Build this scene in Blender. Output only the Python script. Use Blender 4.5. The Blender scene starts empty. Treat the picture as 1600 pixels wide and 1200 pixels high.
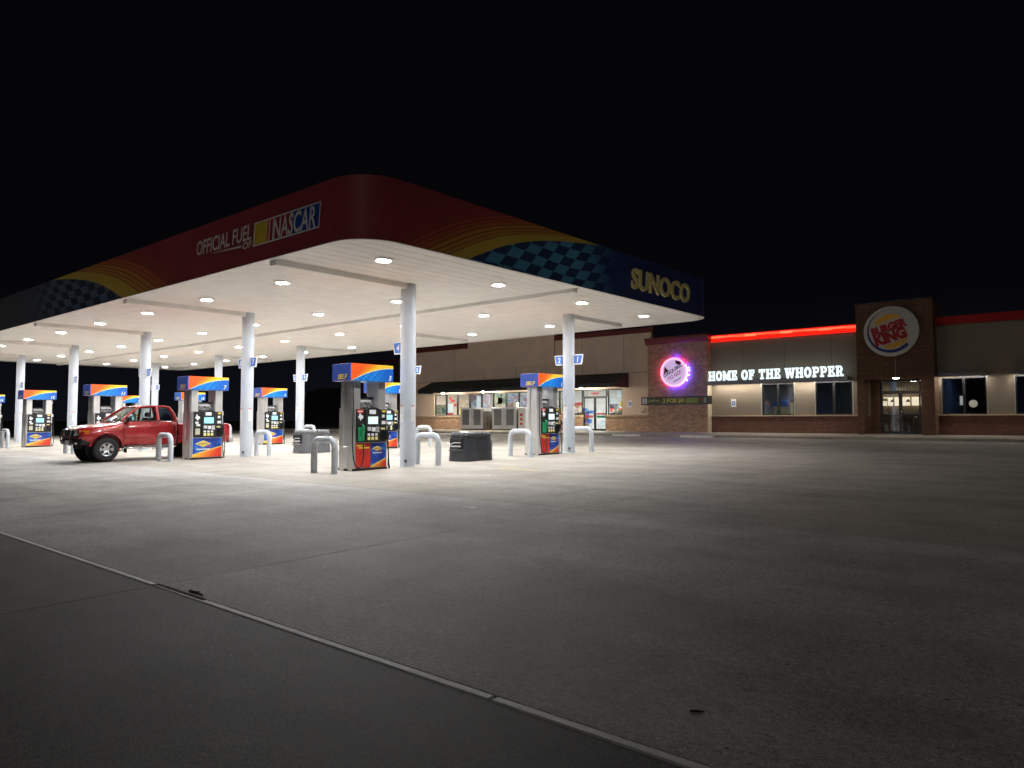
import bpy, bmesh, math, random
from mathutils import Vector, Matrix
random.seed(7)
R = math.radians
scene = bpy.context.scene
col = scene.collection

# ------------------------------------------------------------------ camera, sky, exposure
YAW, PITCH, FPX = 0.70800, 0.050042, 1129.16
cam_d = bpy.data.cameras.new('camera')
cam_d.sensor_fit = 'HORIZONTAL'; cam_d.sensor_width = 36.0
cam_d.lens = FPX / 1600.0 * 36.0
cam_d.clip_start = 0.05; cam_d.clip_end = 2000
cam = bpy.data.objects.new('camera', cam_d); col.objects.link(cam)
cam.location = (0, 0, 1.5)
cam.rotation_euler = (math.pi / 2 + PITCH, 0, YAW)
scene.camera = cam

world = bpy.data.worlds.new('World'); scene.world = world
world.use_nodes = True
wn = world.node_tree; wn.nodes.clear()
wo = wn.nodes.new('ShaderNodeOutputWorld'); wb = wn.nodes.new('ShaderNodeBackground')
sk = wn.nodes.new('ShaderNodeTexSky'); sk.sky_type = 'NISHITA'; sk.sun_disc = False
sk.sun_elevation = R(-7); sk.sun_rotation = R(200)
wm = wn.nodes.new('ShaderNodeMix'); wm.data_type = 'RGBA'; wm.blend_type = 'ADD'
wm.inputs[0].default_value = 1.0
wm.inputs[7].default_value = (0.030, 0.032, 0.050, 1)      # night air lit by the town
tcw = wn.nodes.new('ShaderNodeTexCoord'); spw = wn.nodes.new('ShaderNodeSeparateXYZ'); wn.links.new(tcw.outputs['Generated'], spw.inputs[0])
rw = wn.nodes.new('ShaderNodeValToRGB'); wn.links.new(spw.outputs[2], rw.inputs[0])
rw.color_ramp.elements[0].position = 0.0; rw.color_ramp.elements[0].color = (.075, .085, .125, 1)     # town glow low on the horizon
rw.color_ramp.elements[1].position = 0.16; rw.color_ramp.elements[1].color = (.026, .026, .042, 1)
wn.links.new(rw.outputs[0], wm.inputs[7])
wn.links.new(sk.outputs[0], wm.inputs[6]); wn.links.new(wm.outputs[2], wb.inputs[0])
wb.inputs[1].default_value = 0.05
wn.links.new(wb.outputs[0], wo.inputs[0])

fill_sun_d = bpy.data.lights.new('fill_sun', 'SUN'); fill_sun_d.energy = 0.09; fill_sun_d.angle = R(25); fill_sun_d.color = (1, .95, .88)  # added fill light without a real source, lifts fascia and foreground
fill_sun = bpy.data.objects.new('fill_sun', fill_sun_d); col.objects.link(fill_sun)
fill_sun.rotation_euler = (R(56), 0, R(28))
scene.view_settings.view_transform = 'Standard'
scene.view_settings.look = 'None'
scene.view_settings.exposure = 0.25
scene.view_settings.gamma = 1.0
LIGHT_E = 415.0          # emission of one canopy luminaire lens

# ------------------------------------------------------------------ layout numbers (metres)
G = 0.0159                       # the lot rises gently towards the shops
def gz(y): return G * y
XC, YC, HS, FT, CW, CL = -11.862, 9.126, 5.326, 6.701, 16.406, 43.47
YA, YB_, X1, SP = 13.488, 21.137, -15.392, 8.5236
YF, ZW = 40.40, 0.793            # shop front plane, walk level there

# ------------------------------------------------------------------ node helpers
class S:
    """a float socket with arithmetic"""
    def __init__(s, nt, sock): s.nt = nt; s.k = sock
    def _op(s, op, *o):
        n = s.nt.nodes.new('ShaderNodeMath'); n.operation = op
        s.nt.links.new(s.k, n.inputs[0])
        for i, b in enumerate(o):
            if isinstance(b, S): s.nt.links.new(b.k, n.inputs[i + 1])
            else: n.inputs[i + 1].default_value = b
        return S(s.nt, n.outputs[0])
    def __add__(s, o): return s._op('ADD', o)
    def __sub__(s, o): return s._op('SUBTRACT', o)
    def __mul__(s, o): return s._op('MULTIPLY', o)
    def __truediv__(s, o): return s._op('DIVIDE', o)
    def pow(s, o): return s._op('POWER', o)
    def lt(s, o): return s._op('LESS_THAN', o)
    def gt(s, o): return s._op('GREATER_THAN', o)
    def floor(s): return s._op('FLOOR')
    def mod(s, o): return s._op('FLOORED_MODULO', o)
    def sin(s): return s._op('SINE')
    def ss(s, a, b):
        n = s.nt.nodes.new('ShaderNodeMapRange'); n.interpolation_type = 'SMOOTHSTEP'
        s.nt.links.new(s.k, n.inputs[0]); n.inputs[1].default_value = a; n.inputs[2].default_value = b
        return S(s.nt, n.outputs[0])
def newmat(name):
    m = bpy.data.materials.new(name); m.use_nodes = True
    nt = m.node_tree; b = nt.nodes['Principled BSDF']
    return m, nt, b
def coords(nt, kind='Object'):
    if kind == 'Position': o = nt.nodes.new('ShaderNodeNewGeometry').outputs['Position']
    else: o = nt.nodes.new('ShaderNodeTexCoord').outputs[kind]
    sp = nt.nodes.new('ShaderNodeSeparateXYZ'); nt.links.new(o, sp.inputs[0])
    return o, S(nt, sp.outputs[0]), S(nt, sp.outputs[1]), S(nt, sp.outputs[2])
def rgba(c): return (c[0], c[1], c[2], 1)
def mixc(nt, fac, a, b, blend='MIX'):
    n = nt.nodes.new('ShaderNodeMix'); n.data_type = 'RGBA'; n.blend_type = blend
    for i, v in ((0, fac), (6, a), (7, b)):
        if isinstance(v, S): nt.links.new(v.k, n.inputs[i])
        elif isinstance(v, bpy.types.NodeSocket): nt.links.new(v, n.inputs[i])
        elif isinstance(v, (int, float)): n.inputs[i].default_value = v
        else: n.inputs[i].default_value = rgba(v)
    return n.outputs[2]
def ramp(nt, fac, stops, interp='LINEAR'):
    n = nt.nodes.new('ShaderNodeValToRGB'); cr = n.color_ramp; cr.interpolation = interp
    while len(cr.elements) < len(stops): cr.elements.new(0.5)
    for e, (p, c) in zip(cr.elements, stops): e.position = p; e.color = rgba(c)
    nt.links.new(fac.k if isinstance(fac, S) else fac, n.inputs[0])
    return n.outputs[0]
def noise(nt, vec, scale, detail=4, rough=.55, stretch=None):
    if stretch:
        mp = nt.nodes.new('ShaderNodeMapping'); mp.inputs['Scale'].default_value = stretch
        nt.links.new(vec, mp.inputs[0]); vec = mp.outputs[0]
    n = nt.nodes.new('ShaderNodeTexNoise'); nt.links.new(vec, n.inputs[0])
    n.inputs['Scale'].default_value = scale; n.inputs['Detail'].default_value = detail
    n.inputs['Roughness'].default_value = rough
    return S(nt, n.outputs[0])
def bump(nt, b, h, strength, dist=.01):
    n = nt.nodes.new('ShaderNodeBump'); n.inputs['Strength'].default_value = strength
    n.inputs['Distance'].default_value = dist
    nt.links.new(h.k, n.inputs['Height']); nt.links.new(n.outputs[0], b.inputs['Normal'])
def mat(name, c, rough=.5, metal=0., var=.12, scale=6., bmp=0., spec=.5, stretch=None, kind='Object', coat=0.):
    """plain painted/plastic/metal surface with mottled tone and roughness"""
    m, nt, b = newmat(name)
    vec, x, y, z = coords(nt, kind)
    n = noise(nt, vec, scale, 5, .6, stretch)
    lo = tuple(v * (1 - var) for v in c); hi = tuple(min(1, v * (1 + var)) for v in c)
    nt.links.new(ramp(nt, n, [(.3, lo), (.7, hi)]), b.inputs['Base Color'])
    r = n * .25 + (rough - .125); nt.links.new(r.k, b.inputs['Roughness'])
    b.inputs['Metallic'].default_value = metal
    b.inputs['Specular IOR Level'].default_value = spec
    b.inputs['Coat Weight'].default_value = coat
    if bmp: bump(nt, b, noise(nt, vec, scale * 12, 3, .6, stretch), bmp, .004)
    return m
def emis(name, c, strength, base=None):
    m, nt, b = newmat(name)
    b.inputs['Base Color'].default_value = rgba(base or c)
    b.inputs['Emission Color'].default_value = rgba(c); b.inputs['Emission Strength'].default_value = strength
    b.inputs['Roughness'].default_value = .4
    return m
def glass(name, tint=(.9, .93, .95), rough=.02, fr=1.45):
    m = bpy.data.materials.new(name); m.use_nodes = True; nt = m.node_tree; nt.nodes.clear()
    o = nt.nodes.new('ShaderNodeOutputMaterial'); mx = nt.nodes.new('ShaderNodeMixShader')
    t = nt.nodes.new('ShaderNodeBsdfTransparent'); t.inputs[0].default_value = rgba(tint)
    g = nt.nodes.new('ShaderNodeBsdfGlossy'); g.inputs['Roughness'].default_value = rough
    f = nt.nodes.new('ShaderNodeLayerWeight'); sch = S(nt, f.outputs['Facing']).pow(5.0) * .94 + .045
    nt.links.new(sch.k, mx.inputs[0]); nt.links.new(t.outputs[0], mx.inputs[1])
    nt.links.new(g.outputs[0], mx.inputs[2]); nt.links.new(mx.outputs[0], o.inputs[0])
    return m

# ------------------------------------------------------------------ mesh helpers
class MB:
    def __init__(s): s.v = []; s.f = []
    def add(s, v, f):
        o = len(s.v); s.v += [tuple(p) for p in v]; s.f += [tuple(i + o for i in q) for q in f]; return s
    def box(s, x0, x1, y0, y1, z0, z1):
        v = [(x, y, z) for z in (z0, z1) for y in (y0, y1) for x in (x0, x1)]
        return s.add(v, [(0, 2, 3, 1), (4, 5, 7, 6), (0, 1, 5, 4), (2, 6, 7, 3), (0, 4, 6, 2), (1, 3, 7, 5)])
    def prism(s, poly, axis, a0, a1):
        """polygon (2D, CCW) swept along an axis: x -> (y,z), y -> (x,z), z -> (x,y)"""
        def P(p, a):
            return {'x': (a, p[0], p[1]), 'y': (p[0], a, p[1]), 'z': (p[0], p[1], a)}[axis]
        n = len(poly)
        v = [P(p, a0) for p in poly] + [P(p, a1) for p in poly]
        f = [tuple(range(n))[::-1], tuple(range(n, 2 * n))] + [(i, (i + 1) % n, n + (i + 1) % n, n + i) for i in range(n)]
        return s.add(v, f)
    def cyl(s, p0, p1, r0, r1=None, n=16, cap=True):
        r1 = r0 if r1 is None else r1
        p0, p1 = Vector(p0), Vector(p1); d = (p1 - p0).normalized()
        a = d.orthogonal().normalized(); b = d.cross(a)
        v = []
        for p, r in ((p0, r0), (p1, r1)):
            for i in range(n):
                t = 2 * math.pi * i / n; v.append(p + a * (r * math.cos(t)) + b * (r * math.sin(t)))
        f = [(i, (i + 1) % n, n + (i + 1) % n, n + i) for i in range(n)]
        if cap: f += [tuple(range(n))[::-1], tuple(range(n, 2 * n))]
        return s.add(v, f)
    def tube(s, path, r, n=10, cap=True):
        P = [Vector(p) for p in path]; v = []; a = None
        for i, p in enumerate(P):
            d = (P[min(i + 1, len(P) - 1)] - P[max(i - 1, 0)]).normalized()
            a = d.orthogonal().normalized() if a is None else (a - d * a.dot(d)).normalized()
            b = d.cross(a); rr = r[i] if isinstance(r, (list, tuple)) else r
            for k in range(n):
                t = 2 * math.pi * k / n; v.append(p + a * (rr * math.cos(t)) + b * (rr * math.sin(t)))
        f = []
        for i in range(len(P) - 1):
            for k in range(n):
                q = (k + 1) % n; f.append((i * n + k, i * n + q, (i + 1) * n + q, (i + 1) * n + k))
        if cap: f += [tuple(range(n))[::-1], tuple(range((len(P) - 1) * n, len(P) * n))]
        return s.add(v, f)
    def lathe(s, prof, n=24, c=(0, 0, 0), axis='z'):
        v = []; c = Vector(c)
        for r, h in prof:
            for i in range(n):
                t = 2 * math.pi * i / n; a, b = r * math.cos(t), r * math.sin(t)
                v.append(c + Vector({'z': (a, b, h), 'x': (h, a, b), 'y': (b, h, a)}[axis]))
        f = []
        for j in range(len(prof) - 1):
            for i in range(n):
                q = (i + 1) % n; f.append((j * n + i, j * n + q, (j + 1) * n + q, (j + 1) * n + i))
        return s.add(v, f)
    def grid(s, rows):
        n = len(rows[0]); v = [p for r in rows for p in r]
        return s.add(v, [(j * n + i, j * n + i + 1, (j + 1) * n + i + 1, (j + 1) * n + i) for j in range(len(rows) - 1) for i in range(n - 1)])
    def mesh(s, name, m, smooth=None, bevel=0, seg=1, recalc=True):
        me = bpy.data.meshes.new(name); me.from_pydata([tuple(p) for p in s.v], [], s.f)
        if bevel or recalc:
            bm = bmesh.new(); bm.from_mesh(me)
            if recalc: bmesh.ops.recalc_face_normals(bm, faces=bm.faces)
            if bevel: bmesh.ops.bevel(bm, geom=list(bm.edges), offset=bevel, segments=seg, affect='EDGES', profile=.5)
            bm.to_mesh(me); bm.free()
        if smooth:
            for p in me.polygons: p.use_smooth = True
            me.set_sharp_from_angle(angle=R(smooth))
        if m: me.materials.append(m)
        return me
    def build(s, name, m, parent=None, loc=(0, 0, 0), rz=0, **k):
        return link(name, s.mesh(name, m, **k), parent, loc, rz)
def link(name, me, parent=None, loc=(0, 0, 0), rz=0):
    o = bpy.data.objects.new(name, me); col.objects.link(o)
    o.parent = parent; o.location = loc; o.rotation_euler = (0, 0, rz)
    return o
def tag(o, label=None, cat=None, group=None, kind=None):
    for k, v in (('label', label), ('category', cat), ('group', group), ('kind', kind)):
        if v: o[k] = v
    return o
def empty(name, loc=(0, 0, 0), rz=0):
    o = bpy.data.objects.new(name, None); col.objects.link(o)
    o.location = loc; o.rotation_euler = (0, 0, rz); o.empty_display_size = .2
    return o
def copy_tree(o, parent=None):
    c = o.copy(); col.objects.link(c); c.parent = parent
    for ch in list(o.children): copy_tree(ch, c)
    return c

_tc = {}
def glyphs(txt, h=1., bold=0., shear=0., xs=1., depth=0., spacing=1.):
    """outline lettering as verts (u, v, w) + faces; cap height h"""
    key = (txt, bold, shear, depth / h if h else 0, spacing)
    if key not in _tc:
        cu = bpy.data.curves.new('t', 'FONT'); cu.body = txt; cu.offset = bold; cu.shear = shear
        cu.extrude = depth / h / 2 * .7; cu.resolution_u = 3; cu.space_character = spacing
        ob = bpy.data.objects.new('t', cu); col.objects.link(ob)
        dg = bpy.context.evaluated_depsgraph_get(); me = bpy.data.meshes.new_from_object(ob.evaluated_get(dg))
        _tc[key] = ([tuple(v.co) for v in me.vertices], [tuple(p.vertices) for p in me.polygons])
        bpy.data.objects.remove(ob); bpy.data.curves.remove(cu); bpy.data.meshes.remove(me)
    v, f = _tc[key]
    k = h / .69
    x0 = min(p[0] for p in v)
    return [((p[0] - x0) * k * xs, p[1] * k, p[2] * k) for p in v], f
def text_obj(txt, m, place, parent=None, name='lettering', width=None, align='l', **k):
    """place(u, v, w) -> xyz"""
    v, f = glyphs(txt, **k)
    w = max(p[0] for p in v)
    if width: v = [(p[0] * width / w, p[1], p[2]) for p in v]; w = width
    off = {'l': 0, 'c': -w / 2, 'r': -w}[align]
    mb = MB().add([place(p[0] + off, p[1], p[2]) for p in v], f)
    return mb.build(name, m, parent)
def faceY(x, y, z): return lambda u, v, w: (x + u, y - w, z + v)      # reads from -Y
def faceX(x, y, z): return lambda u, v, w: (x + w, y + u, z + v)      # reads from +X

# ------------------------------------------------------------------ materials
M = {}
def concrete(name, a, b, tint=1.0):
    m, nt, bs = newmat(name)
    vec, x, y, z = coords(nt, 'Position')
    big = noise(nt, vec, .16, 5, .6); mid = noise(nt, vec, 1.1, 5, .62)
    drag = noise(nt, vec, .5, 4, .6, (.25, 2.2, 1))
    fine = noise(nt, vec, 26, 4, .75); grit = noise(nt, vec, 95, 2, .8)
    f = big * .45 + mid * .3 + drag * .25
    c = ramp(nt, f, [(.38, a), (.58, b)])
    c = mixc(nt, .5, c, ramp(nt, fine, [(.35, (.5, .5, .5)), (.65, (1.35, 1.35, 1.35))]), 'MULTIPLY')
    c = mixc(nt, .55, c, ramp(nt, grit, [(.36, (.35, .35, .36)), (.52, (.95, .95, .95)), (.70, (2.1, 2.1, 2.1))]), 'MULTIPLY')
    vo = nt.nodes.new('ShaderNodeTexVoronoi'); nt.links.new(vec, vo.inputs[0]); vo.inputs['Scale'].default_value = 1.15; vo.voronoi_dimensions = '2D'
    gum = S(nt, vo.outputs['Distance']).lt(.013)
    c = mixc(nt, gum * .75, c, (.03, .028, .026))
    # oil drips and drag stains in irregular patches
    oil = noise(nt, vec, .55, 6, .65, (1, .55, 1)).ss(.60, .74)
    c = mixc(nt, oil * .36, c, (.085, .075, .066))
    cr = noise(nt, vec, .33, 8, .7)
    crack = ((cr - .5)._op('ABSOLUTE')).lt(.0011)
    c = mixc(nt, crack * .6, c, (.05, .045, .04))
    inf = nt.nodes.new('ShaderNodeObjectInfo'); rnd = S(nt, inf.outputs['Random'])
    c = mixc(nt, 1., c, ramp(nt, rnd, [(0, (.93, .93, .94)), (1, (1.05, 1.04, 1.03))]), 'MULTIPLY')
    nt.links.new(c, bs.inputs['Base Color'])
    nt.links.new((fine * .2 + (big * -.25 + .68)).k, bs.inputs['Roughness'])
    bs.inputs['Specular IOR Level'].default_value = .30
    bump(nt, bs, fine + grit * .8 + mid * 1.2, .45, .006)
    return m
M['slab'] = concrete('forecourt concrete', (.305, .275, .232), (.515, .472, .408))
M['slab_lane'] = concrete('lightened grey lane concrete', (.32, .305, .28), (.585, .562, .525))  # grey of its own, colour lightened in place of more canopy spill
M['slab_street'] = concrete('brown street concrete dimmed', (.10, .094, .084), (.185, .174, .156))  # brown of its own, colour also darkened for light fading in the foreground
M['walk'] = concrete('walk concrete', (.26, .235, .19), (.42, .38, .31))
M['joint'] = mat('joint filler', (.03, .028, .026), .9, kind='Position')
M['strip'] = mat('joint strip', (.86, .845, .81), .55, var=.15, scale=9, bmp=.1, kind='Position')
def grassmat():
    m, nt, b = newmat('dark field'); vec, *_ = coords(nt, 'Position')
    nt.links.new(ramp(nt, noise(nt, vec, 2.5, 8, .75), [(.3, (.012, .014, .008)), (.7, (.05, .052, .028))]), b.inputs['Base Color'])
    b.inputs['Roughness'].default_value = .95; bump(nt, b, noise(nt, vec, 9, 6, .8), 1., .15); return m
M['field'] = grassmat()
M['plank'] = mat('soffit white', (.87, .855, .825), .75, var=.05, scale=1.3, kind='Position')
M['trimwhite'] = mat('white trim', (.80, .78, .74), .45, var=.06)
M['column'] = mat('column grey paint', (.56, .60, .66), .38, var=.05, scale=3, bmp=.05)
M['bollard'] = mat('bollard grey paint', (.55, .585, .635), .42, var=.09, scale=8, bmp=.1)
M['steel'] = mat('brushed stainless', (.80, .79, .77), .36, .86, var=.05, scale=10, stretch=(3, 3, .5))
M['steel_dark'] = mat('dark steel', (.16, .16, .165), .35, .9, var=.2)
M['black'] = mat('black plastic', (.018, .018, .02), .38, var=.3, scale=14)
M['rubber'] = mat('black rubber', (.02, .02, .021), .7, var=.35, scale=30, bmp=.15)
M['blackgloss'] = mat('black frame', (.015, .015, .017), .3, .2, var=.2)
M['white'] = mat('white paper', (.78, .78, .76), .6, var=.06, scale=22)
M['red'] = mat('red decal', (.55, .02, .025), .45, var=.12)
M['pinkred'] = mat('faded red print', (.62, .34, .31), .6)
M['redpanel'] = mat('red door print', (.60, .03, .02), .35, var=.25, scale=3)
M['yellow'] = mat('yellow print', (.80, .60, .05), .45, var=.06)
M['paleyellow'] = mat('pale yellow keys', (.82, .74, .30), .45, var=.06)
M['green'] = mat('green nozzle', (.02, .30, .12), .4, var=.15)
M['navy'] = mat('navy print', (.02, .04, .18), .4, var=.1)
M['bluesign'] = mat('blue sign face', (.05, .16, .55), .4, var=.05)
M['bluevalance'] = mat('blue valance', (.03, .08, .42), .5, var=.06)
M['signwhite'] = mat('sign white', (.82, .82, .82), .5, var=.03)
M['chrome'] = mat('chrome', (.75, .75, .76), .12, 1., var=.05)
M['bin'] = mat('dark moulded plastic', (.040, .043, .050), .34, var=.15, scale=3)
M['bin_grey'] = mat('grey moulded plastic', (.13, .135, .145), .38, var=.15, scale=3)
M['lens'] = emis('luminaire lens', (.975, .99, 1.0), LIGHT_E)
M['screen'] = emis('cyan display', (.25, .75, .95), .85)
M['screen_pale'] = emis('pale display', (.62, .86, .80), .65)
M['whitelabel'] = mat('white label', (.8, .82, .85), .5, var=.04)

def ramp_stops(l, lo, hi): return [((p - lo) / (hi - lo), c) for p, c in l]
RED_F, ORG, AMB, YEL, BRN = (.36, .055, .062), (.56, .15, .05), (.64, .30, .06), (.70, .50, .08), (.32, .095, .04)
def fascia_mat(name, axis, a0, a1, b0, b1, stops, lo, hi, edge, li, dk, fade0, fade1, end, cw):
    m, nt, b = newmat(name)
    vec, x, y, z = coords(nt, 'Object')
    s = y if axis == 'y' else x * -1.0
    zz = z - HS; z4 = zz.pow(4)
    s0 = (s - zz * a0 - z4 * b0) / (zz * a1 + z4 * b1 + 1.0)
    st = ramp(nt, (s0 - lo) / (hi - lo), ramp_stops(stops, lo, hi), 'CONSTANT')
    p = ((s - zz * 1.0) / cw).floor(); q = ((zz + (s * (.55 / cw)).sin() * .07) / .27).floor()
    ck = (p + q).mod(2.0)
    chk = mixc(nt, ck, dk, li)
    chk = mixc(nt, s.ss(fade0, fade1), chk, end)
    c = mixc(nt, s0.gt(edge), st, chk)
    n = noise(nt, vec, .9, 5, .6)
    c = mixc(nt, .35, c, ramp(nt, n, [(.3, (.75, .75, .75)), (.7, (1.15, 1.15, 1.15))]), 'MULTIPLY')
    nt.links.new(c, b.inputs['Base Color']); b.inputs['Roughness'].default_value = .45
    return m
st_r = [(0, RED_F), (1.0, BRN), (1.06, RED_F), (1.2, ORG), (1.27, RED_F), (1.4, ORG), (1.47, BRN), (1.55, ORG), (1.72, BRN), (1.80, AMB),
        (1.98, BRN), (2.06, AMB), (2.22, BRN), (2.28, AMB), (2.44, BRN), (2.50, YEL)]
st_l = [(7, RED_F), (8.05, BRN), (8.2, RED_F), (8.4, BRN), (8.55, RED_F), (8.75, ORG), (9.0, BRN), (9.15, ORG), (9.4, BRN), (9.55, AMB),
        (9.8, BRN), (9.95, AMB), (10.2, BRN), (10.3, AMB), (10.6, BRN), (10.7, YEL)]
M['fascia_end'] = fascia_mat('fascia print end', 'y', 1.54, .211, .005, .235, st_r, 0, 4, 3.13, (.10, .36, .58), (.03, .065, .17), 7.4, 10.0, (.028, .05, .19), .52)
M['fascia_long'] = fascia_mat('fascia print side', 'x', .93, .139, -.9, .142, st_l, 7, 13, 12.0, (.13, .18, .27), (.045, .055, .10), 17.5, 22, (.10, .105, .12), .62)
M['fascia_red'] = mat('fascia red', RED_F, .45, var=.12, scale=1)
M['fascia_navy'] = mat('fascia navy', (.028, .05, .19), .45, var=.12, scale=1)

def topper_mat():
    m, nt, b = newmat('valance print'); vec, x, y, z = coords(nt)
    sn = (y + .74) / 1.46; zn = (z - 2.33) / .45
    k = ((sn - .05) / -.95 + 1.0)
    curve = (k.pow(2.0) * -1.0 + 1.0) * .80
    d = zn - curve
    w = (sn - .05) / (zn * .9 + .08)
    warm = ramp(nt, w, [(.30, (.85, .11, .02)), (.52, (.90, .27, .02)), (.62, (.93, .50, .03)), (.9, (.95, .62, .05))])
    ck = (((y + z * .4) / .10).floor() + ((z + (y * 5).sin() * .012) / .075).floor()).mod(2.0)
    blue = mixc(nt, ck, (.012, .15, .58), (.02, .26, .72))
    blue = mixc(nt, sn.ss(.5, .9), blue, (.012, .12, .55))
    c = mixc(nt, d.gt(0.0), blue, (.80, .80, .62)); c = mixc(nt, d.gt(.035), c, warm)
    nt.links.new(c, b.inputs['Base Color']); b.inputs['Roughness'].default_value = .3
    return m
M['valance'] = topper_mat()
def door_mat(name, u0, u1, v0, v1):
    m, nt, b = newmat(name); vec, x, y, z = coords(nt)
    u = (y - u0) / (u1 - u0); v = (z - .07) / .64
    w = v - (u * v1 + v0)
    ck = noise(nt, vec, 5, 4, .7)
    blue = ramp(nt, ck, [(.35, (.01, .025, .22)), (.5, (.015, .06, .40)), (.65, (.03, .20, .60))])
    warm = ramp(nt, u + w * -.6, [(.1, (.9, .58, .05)), (.45, (.88, .30, .04)), (.95, (.72, .05, .02))])
    c = mixc(nt, w.gt(0.0), (.92, .66, .10), blue); c = mixc(nt, w.lt(-.05), c, warm)
    nt.links.new(c, b.inputs['Base Color']); b.inputs['Roughness'].default_value = .32
    return m
M['door_full'] = door_mat('door print', -.53, .53, .14, .46)
M['door_half'] = door_mat('door print half', -.02, .53, .05, .34)

def brick(name, c1, c2, mortar, sc=1.0, bw=.21, bh=.072, kind='Position'):
    m, nt, b = newmat(name); vec, x, y, z = coords(nt, kind)
    cb = nt.nodes.new('ShaderNodeCombineXYZ'); nt.links.new((x + y).k, cb.inputs[0]); nt.links.new(z.k, cb.inputs[1])
    t = nt.nodes.new('ShaderNodeTexBrick'); nt.links.new(cb.outputs[0], t.inputs[0])
    t.inputs['Scale'].default_value = 1; t.inputs['Brick Width'].default_value = bw; t.inputs['Row Height'].default_value = bh
    t.inputs['Mortar Size'].default_value = .006; t.inputs['Bias'].default_value = -.1
    t.inputs['Color1'].default_value = rgba(c1); t.inputs['Color2'].default_value = rgba(c2); t.inputs['Mortar'].default_value = rgba(mortar)
    n = noise(nt, vec, 7, 4, .7)
    c = mixc(nt, .6, t.outputs[0], ramp(nt, n, [(.3, (.55, .5, .5)), (.7, (1.3, 1.25, 1.2))]), 'MULTIPLY')
    nt.links.new(c, b.inputs['Base Color']); b.inputs['Roughness'].default_value = .85
    inv = S(nt, t.outputs['Fac']) * -1.0 + n * .3
    bump(nt, b, inv, .8, .012)
    return m
M['brick_tan'] = brick('mixed tan brick', (.60, .40, .25), (.36, .19, .13), (.50, .41, .31))
M['brick_red'] = brick('red brown brick', (.20, .075, .05), (.135, .05, .036), (.22, .16, .12))
M['brick_dark'] = brick('dark brown tower tile', (.16, .085, .05), (.12, .06, .036), (.10, .055, .035), bw=.60, bh=.20)
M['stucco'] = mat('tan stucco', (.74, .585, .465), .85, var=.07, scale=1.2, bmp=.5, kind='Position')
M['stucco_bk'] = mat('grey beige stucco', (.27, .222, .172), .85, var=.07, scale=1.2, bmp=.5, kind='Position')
M['stone'] = mat('ledge stone', (.50, .38, .26), .8, var=.15, scale=4, bmp=.4, kind='Position')
M['coping'] = mat('dark red metal coping', (.15, .028, .026), .5, .1, var=.1, kind='Position')
M['redband'] = mat('red parapet band', (.42, .008, .008), .45, var=.08, kind='Position')
M['awning'] = mat('dark green standing seam', (.022, .035, .034), .42, .3, var=.2, scale=3, kind='Position')
M['awning_red'] = mat('maroon awning end', (.06, .02, .03), .5, .1, var=.15, kind='Position')
M['alum'] = mat('dark window frame', (.03, .03, .032), .4, .5, var=.15)
M['alum_light'] = mat('clear anodised frame', (.50, .47, .42), .4, .8, var=.1)
M['cream'] = mat('cream jamb', (.62, .54, .40), .6, var=.06)
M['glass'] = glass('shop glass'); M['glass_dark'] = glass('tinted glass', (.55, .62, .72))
M['glass_car'] = glass('car glass', (.62, .68, .66))
M['inwall'] = mat('interior wall', (.62, .60, .55), .7, var=.06, scale=2)
M['infloor'] = mat('interior tile floor', (.40, .36, .31), .45, var=.15, scale=3)
M['inceil'] = mat('interior ceiling', (.75, .75, .74), .8, var=.04)
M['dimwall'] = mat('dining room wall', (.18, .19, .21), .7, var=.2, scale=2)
M['dark'] = mat('dark recess', (.01, .01, .011), .8, var=.3)
M['panel_light'] = emis('ceiling panel light', (.88, .96, 1.0), 42.0)
M['letter'] = emis('lit letter face', (.80, .97, 1.0), 1.05)
M['led_red'] = emis('red led band', (1.0, .012, .004), 1.0)
M['led_red_hot'] = emis('red led tube', (1.0, .06, .02), 3.0)
M['led_white'] = emis('white led strip', (1., .93, .80), 60.0)
M['lamp_hot'] = emis('lamp globe', (1., .90, .74), 700.0)
M['icegrey'] = mat('ice chest grey', (.66, .66, .67), .42, .2, var=.06)
M['icedark'] = mat('ice chest door panel', (.20, .205, .21), .4, .3, var=.12)
M['iceside'] = mat('ice chest side', (.22, .21, .20), .45, .2, var=.1)
M['carred'] = mat('red car paint', (.40, .020, .022), .26, .1, var=.05, scale=2, coat=1.)
M['tyre'] = mat('tyre rubber', (.022, .022, .023), .8, var=.3, scale=25, bmp=.4)
M['rim'] = mat('alloy rim', (.62, .63, .65), .25, 1., var=.08)
M['seat'] = mat('grey seat cloth', (.22, .21, .20), .9, var=.2, scale=20, bmp=.3)
M['amber'] = mat('amber lens', (.75, .22, .02), .15, var=.1)
M['headlens'] = mat('head lamp lens', (.82, .84, .82), .12, .2, var=.15, scale=30)
M['taillens'] = mat('tail lamp lens', (.45, .01, .01), .12, var=.1)

# ================================================================== SETTING: ground, forecourt, walk
gb = MB()
prof = [(-400, gz(-30)), (-30, gz(-30)), (60, gz(60)), (800, gz(60))]
gb.grid([[(x, y, z - .09) for y, z in prof] for x in (-600, -200, -80, 40, 600)])
tag(gb.build('ground', M['field']), kind='structure')
PX0, PX1, PY0, PY1 = -62.5, 24.7, -16.0, 36.5
fb = MB(); fb.prism([(PY0, gz(PY0) - .08), (PY1, gz(PY1) - .08), (PY1, gz(PY1) - .02), (PY0, gz(PY0) - .02)], 'x', PX0, PX1)
forecourt = tag(fb.build('forecourt', M['joint']), kind='structure')
xj = [PX0] + [-6.57 + 6.25 * k for k in range(-8, 6)]; xj = [v for v in xj if v < PX1 - 1] + [PX1]
yj = [PY0, -9.63, -3.38, 2.87, 9.12, 15.37, 21.62, 27.87, 34.1, PY1]
HOLE = (-6.02, 2.90)
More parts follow.
